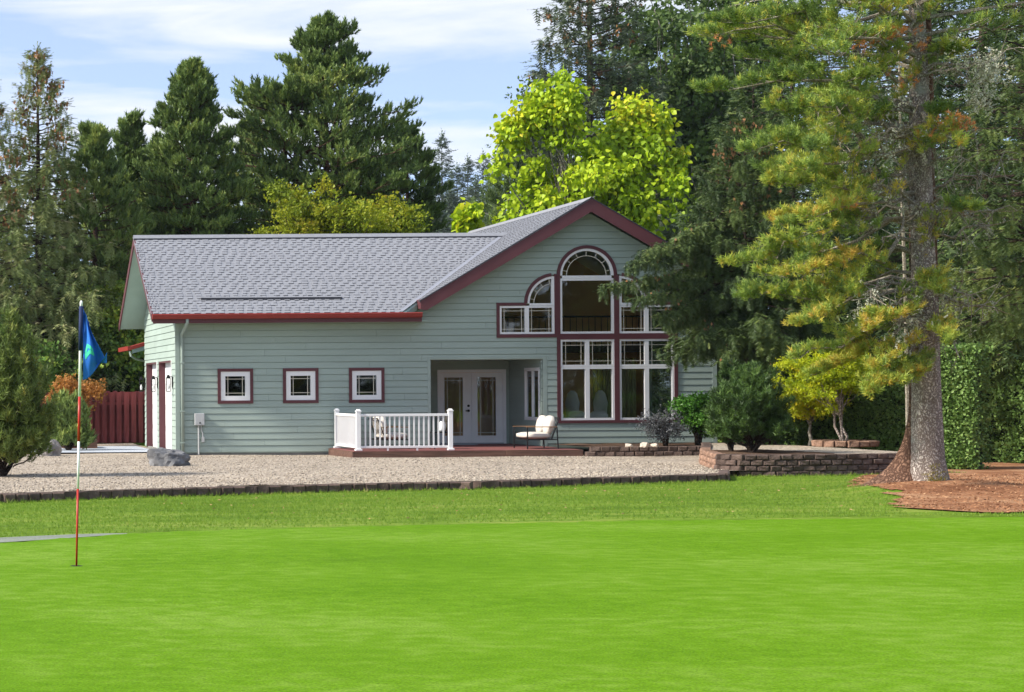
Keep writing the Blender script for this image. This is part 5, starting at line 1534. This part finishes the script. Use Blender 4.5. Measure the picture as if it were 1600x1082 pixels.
# ------------------------------------------------------------------ the big yellowing pine
ty_ = 30.6
tb_ = Vector((P(1452, 760, ty_).x, ty_, -.22))
big = empty('pine_tree', tb_); tag(big, 'big pine with thick grey trunk and yellowing boughs at the lawn edge', 'tree')
def big_trunk():
    V, Fc = [], []
    n = 40; zs = [0, .04, .09, .15, .22, .3, .4, .52, .68, .9, 1.2, 1.6, 2.1, 2.7, 3.4, 4.2, 5.0, 6.0, 7.2, 8.6, 10, 12, 14.5]
    from mathutils import noise
    for z in zs:
        for j in range(n):
            a = 2 * math.pi * j / n
            r = .235 - .0165 * z if z < 8 else .103 - .012 * (z - 8)
            fl = math.exp(-z / .28) * (.16 + .16 * max(0, math.cos(2.5 * (a - 2.2)))) 
            r += fl + .012 * noise.noise(Vector((math.cos(a) * 2, math.sin(a) * 2, z * 1.2))) * 2
            lx = -.018 * z
            V.append((lx + r * math.cos(a), r * math.sin(a), z - .05))
    for i in range(len(zs) - 1):
        for j in range(n):
            q = (j + 1) % n; Fc.append((i * n + j, i * n + q, (i + 1) * n + q, (i + 1) * n + j))
    mb = MB(); mb.v = V; mb.f = Fc; mb.m = [0] * len(Fc)
    return mb.obj('trunk', M['bark_grey'], big, smooth=True)
big_trunk()
# twin stem behind with the spreading root buttress
def second_trunk():
    n = 32; V, Fc = [], []
    from mathutils import noise
    zs = [0, .06, .13, .22, .33, .46, .62, .8, 1.0, 1.3, 1.7, 2.3, 3.2, 4.4, 6, 8, 11]
    for z in zs:
        for j in range(n):
            a = 2 * math.pi * j / n
            r = .235 - .010 * z
            lft = max(0, math.cos(a - math.pi * 1.04)) ** 2.0
            r += (1.15 * math.exp(-z / .36) * lft) + .22 * math.exp(-z / .25) * (1 + .5 * math.sin(5 * a))
            r += .05 * noise.noise(Vector((math.cos(a) * 2.5, math.sin(a) * 2.5, z * 1.5)))
            V.append((.11 + r * math.cos(a) - .006 * z, .30 + r * math.sin(a) * .8, z - .06))
    for i in range(len(zs) - 1):
        for j in range(n):
            q = (j + 1) % n; Fc.append((i * n + j, i * n + q, (i + 1) * n + q, (i + 1) * n + j))
    mb = MB(); mb.v = V; mb.f = Fc; mb.m = [0] * len(Fc)
    return mb.obj('second_trunk', M['bark_red'], big, smooth=True)
second_trunk()
mo = Foliage(7)
mz = mo.g.uniform(-.02, .5, 3200); ma = mo.g.uniform(math.pi * 1.1, math.pi * 1.8, 3200)
keep = mo.g.uniform(size=3200) < .8 * np.exp(-(ma - 4.5) ** 2 / .10 - (mz / .30) ** 2)
mz, ma = mz[keep], ma[keep]; mr_ = .245 + .30 * np.exp(-(mz + .05) / .28)
mo.add(np.stack([mr_ * np.cos(ma), mr_ * np.sin(ma), mz], -1), np.stack([np.cos(ma), np.sin(ma), .4 + 0 * ma], -1), .032, mo.g.uniform(0, 1, len(mz)))
mo.build('moss', CLUS, M['moss'], big, kind='stuff')

F = Foliage(120); FD = Foliage(121); FL = Foliage(122); Lb = MB(); Lt = MB(); g = F.g
def tx_at(py): return P(1452 - (760 - py) * .028, py, ty_) - tb_
# (start py on trunk, tip px, tip py, depth offset of tip, width, twigs, tufts, value)
B = [
 (60, 1150, 20, -.6, .9, 20, 8, .34), (100, 1110, 65, .3, .9, 22, 8, .40), (150, 1130, 120, -.9, .9, 20, 8, .36), (180, 1170, 170, .6, .9, 20, 8, .38), (0, 1180, -40, .4, .9, 16, 7, .36),
 (30, 1250, -30, -1.0, .9, 14, 7, .36), (90, 1230, 70, -1.4, .8, 16, 7, .42), (130, 1270, 40, 1.2, .8, 16, 6, .36),
 (230, 1160, 225, -.3, .8, 20, 8, .50), (240, 1230, 265, -1.1, .7, 16, 7, .52), (200, 1210, 205, .9, .8, 18, 7, .40),
 (300, 1185, 285, .2, .7, 16, 7, .50), (290, 1270, 250, -.9, .6, 12, 6, .42),
 (360, 1172, 380, -.4, .75, 22, 9, .46), (350, 1230, 350, .5, .7, 16, 8, .42), (380, 1255, 415, -.8, .6, 14, 8, .52), (330, 1280, 350, -1.1, .6, 12, 7, .48),
 (450, 1160, 478, -.2, .75, 22, 9, .44), (440, 1240, 455, .6, .7, 16, 8, .40), (460, 1250, 500, -.7, .6, 16, 8, .56), (470, 1330, 500, -1.0, .5, 12, 8, .58), (430, 1330, 430, .9, .5, 10, 7, .45),
 (520, 1285, 585, -.5, .55, 16, 9, .52), (530, 1330, 600, -.9, .5, 14, 9, .60), (510, 1370, 560, -1.0, .45, 12, 8, .60), (505, 1480, 530, -1.1, .35, 10, 8, .62), (540, 1400, 590, -.9, .4, 10, 8, .5),
 (500, 1290, 540, .3, .5, 12, 8, .42), (480, 1240, 520, -.4, .5, 12, 7, .45),
 (40, 1330, -30, -1.2, .7, 12, 6, .38), (120, 1340, 110, -1.3, .5, 10, 6, .40), (170, 1500, 205, -1.0, .35, 7, 6, .50), (60, 1600, 20, -.5, .8, 10, 6, .30), (10, 1560, -60, -.9, .8, 10, 6, .30),
 (90, 1510, 60, -.9, .4, 10, 7, .45), (310, 1520, 330, -1.0, .35, 10, 7, .4), (200, 1490, 150, -1.0, .35, 8, 6, .4), (400, 1500, 440, -1.0, .35, 10, 7, .5),
 (20, 1120, 40, 1.1, .9, 20, 8, .42), (50, 1190, 0, 1.4, .9, 18, 8, .46), (110, 1160, 100, 1.3, .9, 18, 8, .44), (170, 1230, 150, -1.3, .8, 18, 8, .52), (160, 1260, 130, 1.6, .8, 16, 8, .44), (215, 1270, 215, -1.2, .7, 16, 8, .50), (270, 1200, 250, 1.3, .8, 18, 8, .46), (310, 1240, 315, -1.0, .7, 16, 8, .60), (340, 1200, 330, 1.2, .7, 16, 8, .5), (400, 1200, 420, 1.1, .7, 16, 8, .46), (70, 1350, 40, -.8, .6, 12, 7, .5), (10, 1380, -30, -.6, .6, 12, 7, .5),
 (280, 1320, 300, 1.0, .6, 12, 6, .36), (210, 1320, 190, 1.2, .6, 12, 6, .36), (400, 1330, 400, 1.0, .5, 12, 6, .4),
]
for (sy, tx, tyy, dy, w, ntw, nt, vb) in B:
    a = tx_at(sy); b = P(tx, tyy, ty_ + dy) - tb_
    b = b + Vector((g.normal() * .15, g.normal() * .3, g.normal() * .12 - .1))
    bough(Lb, F, a, b, .038, w * g.uniform(.6, 1.15), int(ntw * g.uniform(1.2, 1.9)), int(nt * 1.7), .145, vb - .05 + g.normal() * .11, 'pine', g.uniform(-.02, .07), wob=.04, sides=6, start=g.uniform(.28, .5))
    if tyy < 470 and g.uniform() < .75:      # drooping side spray
        q = a.lerp(b, g.uniform(.4, .75)); e = q + Vector((g.uniform(-.7, .1), g.uniform(-.4, .4), -g.uniform(.35, .8)))
        bough(Lb, F, q, e, .014, .32, 12, 8, .125, vb + g.normal() * .15, 'pine', .08, wob=.04, sides=4, start=.1)
# upper, out-of-picture boughs
for k in range(26):
    h = 7.4 + k * .28; a_ = k * 2.4
    bough(Lb, F, (-.018 * h, 0, h), (math.cos(a_) * (3.2 - k * .09), math.sin(a_) * (3.2 - k * .09), h + .3), .04, .8, 9, 4, .26, .35, 'pine', .03, sides=4, twigs=False)
# dead, lichen-covered limbs
DB = [(110, 1600, 85, -.6), (120, 1545, 95, -.9), (215, 1370, 210, -.9), (235, 1360, 300, -.8), (250, 1520, 250, -.7), (220, 1410, 190, -1.0), (270, 1345, 330, -.6), (300, 1380, 380, -.8), (230, 1535, 205, -.5), (300, 1590, 240, .2), (265, 1330, 245, -.9),
      (445, 1560, 490, -.6), (450, 1535, 470, -.9), (440, 1390, 480, -.9), (470, 1500, 560, -.8), (455, 1330, 470, -.8), (490, 1395, 500, -1.1), (320, 1540, 330, -.2), (330, 1590, 330, .1), (380, 1560, 350, .0), (10, 1420, -20, -.8), (30, 1330, 60, -1.1), (150, 1290, 200, -1.0), (200, 1300, 240, -1.0), (330, 1390, 280, -.7)]
for (sy, tx, tyy, dy) in DB:
    a = tx_at(sy); b = P(tx, tyy, ty_ + dy) - tb_
    pts = curve_pts(a, b, g.uniform(-.06, .12), 9, .035, g); L = (b - a).length
    Lt.tube(pts, [.026 * (1 - .09 * i) for i in range(9)], 5, caps=False)
    for k in range(int(10 + L * 16)):
        i = int(g.integers(2, 8)); q = pts[i].lerp(pts[i - 1], g.uniform())
        e = q + Vector(g.normal(size=3)) * .20 + Vector((0, 0, -.10))
        Lt.tube([q, q.lerp(e, .5) + Vector(g.normal(size=3)) * .03, e], [.009, .007, .003], 3, caps=False)
        if g.uniform() < .28: 
            n = 4; FL.add(np.array(q.lerp(e, g.uniform(.3, 1)))[None] + g.normal(size=(n, 3)) * .03, g.normal(size=(n, 3)) + np.array([0, 0, -.5]), g.uniform(.03, .06, n), g.uniform(0, 1, n))
# hanging lichen
for (px, py, n) in ((1545, 110, 260), (1530, 150, 150), (1500, 85, 40), (1395, 165, 40), (1385, 230, 50), (1350, 480, 60), (1410, 520, 50), (1440, 500, 30), (1480, 460, 30)):
    c = np.array(P(px, py, ty_ - .8) - tb_)
    FL.add(c[None] + g.normal(size=(n, 3)) * np.array([.12, .08, .14]), np.array([0, 0, -1.0])[None] + g.normal(size=(n, 3)) * .4, g.uniform(.04, .08, n), g.uniform(0, 1, n))
# dead orange sprays
for (px, py, n) in ((1352, 70, 22), (1385, 55, 22), (1410, 48, 16), (1440, 70, 10), (1490, 185, 22), (1500, 200, 14), (1310, 322, 10), (1455, 210, 8), (1118, 68, 6), (1400, 130, 8)):
    c = np.array(P(px, py, ty_ - .9) - tb_)
    T = c[None] + g.normal(size=(n, 3)) * np.array([.11, .1, .045])
    FD.add(T, np.array([0, 0, .3])[None] + g.normal(size=(n, 3)) * .6, .12, g.uniform(0, 1, n))
Lb.obj('limbs', M['twig_pale'], big); Lt.obj('dead_limbs', M['twig_pale'], big)
F.build('crown', TUFT_FINE, M['mainpine'], big, kind='stuff'); FD.build('dead_sprays', TUFT_FINE, M['deadneedle'], big, kind='stuff'); FL.build('lichen', CLUS, M['lichen'], big, kind='stuff')
# thin bare sapling left of the trunk
sp = empty('bare_sapling', (P(1420, 740, 33).x, 33.0, -.3)); tag(sp, 'thin bare stem standing just left of the big trunk', 'tree')
mb = MB().tube([(0, 0, 0), (-.03, 0, 3), (-.1, 0, 5.6), (-.12, 0, 8)], [.035, .03, .025, .01], 6)
for k in range(14):
    h = 2.8 + k * .33; a_ = k * 2.1; mb.tube([(-.08, 0, h), (math.cos(a_) * .7 - .08, math.sin(a_) * .5, h + .15 + g.normal() * .1)], [.012, .003], 3, caps=False)
mb.obj('stem', M['twig_pale'], sp)
# hanging green boughs at the right edge
rb = spruce('spruce_tree', 1690, -60, 33, 2.1, 130, 'near spruce mostly outside the frame with drooping boughs at the right edge', m='spruce', nb=85, size=.24, ntw=10, nt=5, hang=1.6, vb=.8, base_h=.34, power=.4, temps=SPRIG_FINE, twigs=True)

# ------------------------------------------------------------------ garden shrubs on the right
broadleaf('japanese_maple', (P(1320, 698, 46.5).x, 46.5, .04), (P(1296, 620, 46.5).x, 46.6, 1.72), (1.15, .9, .72), 140, 'larger small maple with yellow-green leaves inside the block ring', nc=66, per=34, m='maple', size=.14, temps=CLUS_FAN, trunk_r=.036, bark='bark_grey', stems=3, clump=.26, flat_clump=.35, vb=.45, spread=.3, tb=3, hangd=-.35, twig_r=1.3)
broadleaf('japanese_maple', (P(1266, 697, 47.3).x, 47.3, .04), (P(1262, 640, 47.3).x, 47.3, 1.15), (.62, .5, .42), 141, 'smaller yellow maple with a single thin trunk left of its neighbour', nc=34, per=40, m='maple', size=.13, temps=CLUS_FAN, trunk_r=.05, bark='bark_pale', clump=.22, flat_clump=.5, vb=.6)
def cloudshrub(name, base, c, rad, seed, label, m, nc, per, size, stems, temps=None, clump=.22, **k):
    return broadleaf(name, base, c, rad, seed, label, cat='shrub', nc=nc, per=per, m=m, size=size, stems=stems, temps=temps, clump=clump, part='foliage', trunk_r=k.pop('trunk_r', .05), **k)
mugo('cypress_shrub', (P(1175, 706, 42.5).x, 42.5, .05), 1.98, .92, 142, 'dark green dense hinoki shrub in the raised bed', n=120, size=.18, m='yew', temps=TUFT_FINE, vb=.45, nt=8, stems=7, lowz=.16)
mugo('cypress_shrub', (P(1142, 700, 43.6).x, 43.6, .05), 2.15, .42, 143, 'upper dark plume of the hinoki shrub group behind it', n=50, size=.17, m='yew', temps=TUFT_FINE, vb=.35, nt=8, stems=3)
cloudshrub('rhododendron', (P(1092, 697, 50.7).x, 50.7, -.03), (P(1090, 655, 50.7).x, 50.7, .82), (.50, .45, .50), 144, 'glossy bright green shrub between the grey shrub and the dark hinoki', 'rhodo', 44, 40, .13, 5, clump=.17)
cloudshrub('grey_shrub', (P(1040, 698, 50.6).x, 50.6, -.03), (P(1036, 668, 50.6).x, 50.6, .52), (.62, .5, .40), 145, 'grey-leaved twiggy shrub below the right gable window', 'greyshrub', 70, 15, .075, 9, clump=.18, twig_r=.9, trunk_r=.03)
cloudshrub('dark_shrub', (P(1215, 700, 48).x, 48.3, .04), (P(1215, 650, 48).x, 48.3, .9), (.85, .7, .85), 146, 'dark shrub in shade behind the hinoki and the yellow maples', 'yew', 50, 44, .18, 4, clump=.28)

# hedge
def hedge(name, pts, H, label, seed, th=.9, n=3200, size=.15, zb=-.1):
    root = empty(name, (pts[0][0], pts[0][1], zb)); F = Foliage(seed); g = F.g; mb = MB()
    P0, P1 = Vector((*pts[0], 0)), Vector((*pts[1], 0)); d = (P1 - P0); L = d.length; d.normalize(); nn = Vector((d.y, -d.x, 0))
    if nn.y > 0: nn = -nn
    def loc(s, o, z): return d * s + nn * o + Vector((0, 0, z))
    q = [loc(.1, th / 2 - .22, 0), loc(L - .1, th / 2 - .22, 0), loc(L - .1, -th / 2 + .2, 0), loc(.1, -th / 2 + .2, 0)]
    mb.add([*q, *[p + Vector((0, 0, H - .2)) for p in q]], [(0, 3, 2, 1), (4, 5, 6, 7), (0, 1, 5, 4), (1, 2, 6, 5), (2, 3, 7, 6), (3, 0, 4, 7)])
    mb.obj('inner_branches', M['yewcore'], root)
    from mathutils import noise
    A = []
    k = 0
    while k < n:
        s, z = g.uniform(0, L), g.uniform(0, H); top = g.uniform() < .2
        bmp = noise.noise(Vector((s * .9, z * .9, seed))) * .16 + noise.noise(Vector((s * 3, z * 3, seed))) * .06
        if top: A.append(loc(s, g.uniform(-th / 2, th / 2), H + bmp))
        elif g.uniform() < .14: A.append(loc((-.02 if g.uniform() < .5 else L + .02) + bmp * .5, g.uniform(-th / 2, th / 2), z))
        else: A.append(loc(s, th / 2 + bmp - abs(g.normal()) * .07, z))
        k += 1
    T = np.array(A); D = np.array(nn)[None] * .7 + np.array([0, 0, .5])[None] + g.normal(size=(n, 3)) * .5
    F.add(T, D, size * g.uniform(.7, 1.2, n), .5 + .18 * g.normal(size=n))
    F.build('foliage', CLUS, M['hedge'], root, kind='stuff')
    return tag(root, label, 'hedge')
hedge('hedge', ((XW(1225, 50), 50.6), (XW(1430, 47), 46.2)), 2.1, 'clipped green hedge behind the maples left of the big trunk', 150, n=4600, size=.14)
hedge('hedge', ((XW(1455, 43.4), 43.4), (XW(1535, 42.6), 42.6)), 2.6, 'tall clipped green hedge just right of the big trunk', 151, n=4600, size=.14, zb=-.36)
hedge('hedge', ((XW(1540, 47), 47.5), (XW(1760, 43), 44.0)), 3.0, 'dark shaded hedge in the far right background', 152, n=2600, size=.17, zb=-.36)

# ------------------------------------------------------------------ backdrop woods (one mass) and woods behind the camera
def woods(name, spots, label, seed, m, gz=-.3, temps=None, per=420, size=1.1):
    F = Foliage(seed); g = F.g
    for (x, y, H, Rr) in spots:
        u = g.uniform(0, 1, per) ** .8; a = g.uniform(0, 6.28, per); rr = Rr * (1 - u) ** .8 * g.uniform(.3, 1.0, per) + .15
        T = np.stack([x + rr * np.cos(a), y + rr * np.sin(a), gz + H * (.03 + .95 * u)], -1)
        D = np.stack([np.cos(a), np.sin(a), -.25 + .6 * u], -1)
        F.add(T, D, size * g.uniform(.8, 1.3, per) * (1.1 - .5 * u), .35 + g.normal() * .1 + .12 * g.normal(size=per), flat=(0, 0, 1))
    o = F.build(name, temps or SPRIG_FAR, M[m], None)
    return tag(o, label, 'woodland', kind='stuff')
rg = random.Random(9)
def wh(x): return float(np.interp(x, [0, 14, 20, 25, 26, 36, 38, 43, 60], [16, 15.5, 13.5, 12, 8.2, 8.2, 16, 27, 30]))
woods('woodland', [(x, 104 + rg.uniform(-5, 14), wh(x) * rg.uniform(.82, 1.05), rg.uniform(2.6, 3.6)) for x in np.arange(1, 60, 1.5)] + [(x, 95 + rg.uniform(-3, 3), wh(x) * .5, 2.4) for x in np.arange(1, 60, 1.5)], 'dark conifer wood filling the background behind the nearer trees', 160, 'fir_far', per=340, size=1.4)
woods('distant_woodland', [(x, y + rg.uniform(-8, 8), rg.uniform(16, 24) + hill_z(y), 5.5) for y in (330, 370, 420) for x in np.arange(62, 150, 4.5)], 'hazy far line of conifers on the hill', 161, 'fir_far', per=150, size=4.0)
woods('distant_woodland', [(x, y + rg.uniform(-8, 8), rg.uniform(17, 24) + hill_z(y), 6.0) for y in (310, 345, 390) for x in np.arange(78, 122, 3.4)], 'bluish wooded hillside seen in the gap left of the lime green trees', 163, 'fir_far', per=300, size=3.2)
woods('woodland_behind', [(x, -26 + rg.uniform(-6, 6), rg.uniform(7.5, 10.5), 4.2) for x in np.arange(-6, 82, 3.6)], 'tree line across the course behind the viewer, seen only as reflections', 162, 'fir_far', per=380, size=2.0, temps=SPRIG_FAR)

# ------------------------------------------------------------------ grass tufts, pebbles, litter
def blades(seed, n=5):
    g = np.random.default_rng(seed); vs, fs = [], []
    for i in range(n):
        a = g.uniform(0, 6.28); r = g.uniform(0, .35); b = np.array([math.cos(a) * r, math.sin(a) * r, 0]); w = .07
        t = b + np.array([g.normal() * .35, g.normal() * .35, g.uniform(.6, 1.0)]); s = np.array([math.cos(a + 1.5) * w, math.sin(a + 1.5) * w, 0])
        k = len(vs); vs += [b - s, b + s, t]; fs.append((k, k + 1, k + 2))
    return np.array(vs), np.array(fs)
F = Foliage(170); g = F.g
n = 60000
x = g.uniform(1.0, 22.5, n); t = g.uniform(0, 1, n) ** .8
y = edge_y(x) + .02 + (wall_y(x) - edge_y(x) - .12) * t
ok = ~mulch_mask(x, y) & (x < .6 * y) & ~((x < 2.35) & (y < np.interp(x, [-12, 0, 1.0, 1.8, 2.2, 2.4], [18.3, 20.3, 20.75, 21.0, 20.98, 20.85])))
x, y = x[ok], y[ok]
patch = .5 + .22 * np.sin(x * 1.1 + np.sin(y * 1.7) * 1.3) * np.sin(y * 2.3 + x * .4) + .16 * np.sin(x * 3.7 + 2 * np.sin(y * 4.1)) * np.sin(y * 6.1 + 1.5 * np.sin(x * 2.2)) + .14 * np.sin(x * 8.3 + y * 3) * np.sin(y * 13)
F.add(np.stack([x, y, ground_z(x, y) + .004], -1), np.stack([g.normal(size=len(x)) * .15, g.normal(size=len(x)) * .15, 1 + 0 * x], -1), g.uniform(.020, .046, len(x)) * (.7 + .6 * patch), .12 + .62 * patch + g.normal(size=len(x)) * .13)
# taller fringe along the block edging
n2 = 2600; s_ = g.uniform(1.2, 22, n2); yy = wall_y(s_) - g.uniform(.10, .24, n2)
F.add(np.stack([s_, yy, ground_z(s_, yy)], -1), np.stack([g.normal(size=n2) * .25, g.normal(size=n2) * .2, 1 + 0 * s_], -1), g.uniform(.03, .11, n2) * (g.uniform(size=n2) ** .6), .55 + g.normal(size=n2) * .3)
o = F.build('grass', [blades(k) for k in range(4)], M['grassblade']); tag(o, 'short mown grass covering the lawn between green and gravel', 'grass', kind='stuff')
# pebbles
tp_ = []
for k in range(3):
    bm = bmesh.new(); bmesh.ops.create_icosphere(bm, subdivisions=1, radius=.5)
    r = random.Random(k)
    v = np.array([[a.co.x * (1 + r.uniform(-.25, .25)), a.co.y * (1 + r.uniform(-.25, .25)), a.co.z * .6] for a in bm.verts]); f = np.array([[q.index for q in p.verts] for p in bm.faces]); bm.free(); tp_.append((v, f))
F = Foliage(171); g = F.g; n = 9500
x = g.uniform(1.2, 17.3, n); y = wall_y(x) + .22 + (52.8 - wall_y(x)) * g.uniform(0, 1, n) ** 1.5
ok = (x < .45 * y) & ~((x > 11.3) & (y > 50)) & (y < 52.9); x, y = x[ok], y[ok]
F.add(np.stack([x, y, gravel_z(x, y) + .004], -1), g.normal(size=(len(x), 3)) * .2 + np.array([0, 0, 1]), g.uniform(.022, .05, len(x)), g.uniform(0, 1, len(x)))
o = F.build('pebbles', tp_, M['pebble']); tag(o, 'loose tan and grey pebbles lying over the gravel yard', 'gravel', kind='stuff')
F = Foliage(172); g = F.g; n = 26000
x = g.uniform(13, 24, n); y = g.uniform(23, 40, n); ok = mulch_mask(x, y) & (x < .6 * y); x, y = x[ok], y[ok]
F.add(np.stack([x, y, ground_z(x, y) + .022], -1), np.stack([g.normal(size=len(x)), g.normal(size=len(x)), .25 * np.abs(g.normal(size=len(x)))], -1), g.uniform(.02, .055, len(x)), g.uniform(0, 1, len(x)))
n = 300; x = g.uniform(4, 20, n); y = edge_y(x) + g.uniform(1, 14, n); ok = (y < wall_y(x) - .2); x, y = x[ok], y[ok]
F.add(np.stack([x, y, ground_z(x, y) + .03], -1), g.normal(size=(len(x), 3)) * np.array([1, 1, .2]), g.uniform(.03, .06, len(x)), .9)
o = F.build('needle_litter', [t_leaf(.1, .16)], M['litter']); tag(o, 'fallen orange-brown needles scattered under the big pine', 'litter', kind='stuff')
print('foliage tris', TRIS)

GROUPS = {'far_fir': 'far firs in the gap behind the roof', 'spruce_tree': 'spruces round the house', 'pine_tree': 'pines round the house', 'poplar_tree': 'dark poplars behind the house', 'leafy_tree': 'broadleaf trees behind the fence',
 'catalpa_tree': 'lime green trees behind the gable', 'cherry_tree': 'yellow-green trees behind the ridge', 'japanese_maple': 'small yellow maples in the bed', 'hedge': 'hedges on the right', 'boulder': 'boulders on the gravel', 'cobble': 'pale cobbles at the bed edge',
 'patio_chair': 'patio seats on the deck', 'edging_wall': 'low block edging of the gravel', 'retaining_wall': 'block retaining walls', 'draped_chair': 'draped chairs in the house', 'mugo_pine': 'pine bushes on the gravel', 'cypress_shrub': 'hinoki shrubs in the raised bed'}
for o in list(COL.objects):
    k = o.name.split('.')[0]
    if o.parent is None and k in GROUPS and o.get('label'): o['group'] = GROUPS[k]

# ------------------------------------------------------------------ haze

me = MB().box(-1850, 1850, -1850, 2550, -1.6, 85).mesh('haze', [])
hm = bpy.data.materials.new('thin_air'); hm.use_nodes = True
nt = hm.node_tree; nt.nodes.remove(nt.nodes['Principled BSDF'])
pv = nt.nodes.new('ShaderNodeVolumePrincipled')
pv.inputs['Color'].default_value = (.80, .88, 1, 1); pv.inputs['Density'].default_value = HAZE; pv.inputs['Anisotropy'].default_value = .2
nt.links.new(pv.outputs[0], nt.nodes['Material Output'].inputs['Volume'])
me.materials.append(hm)
put('haze', me)['kind'] = 'stuff'
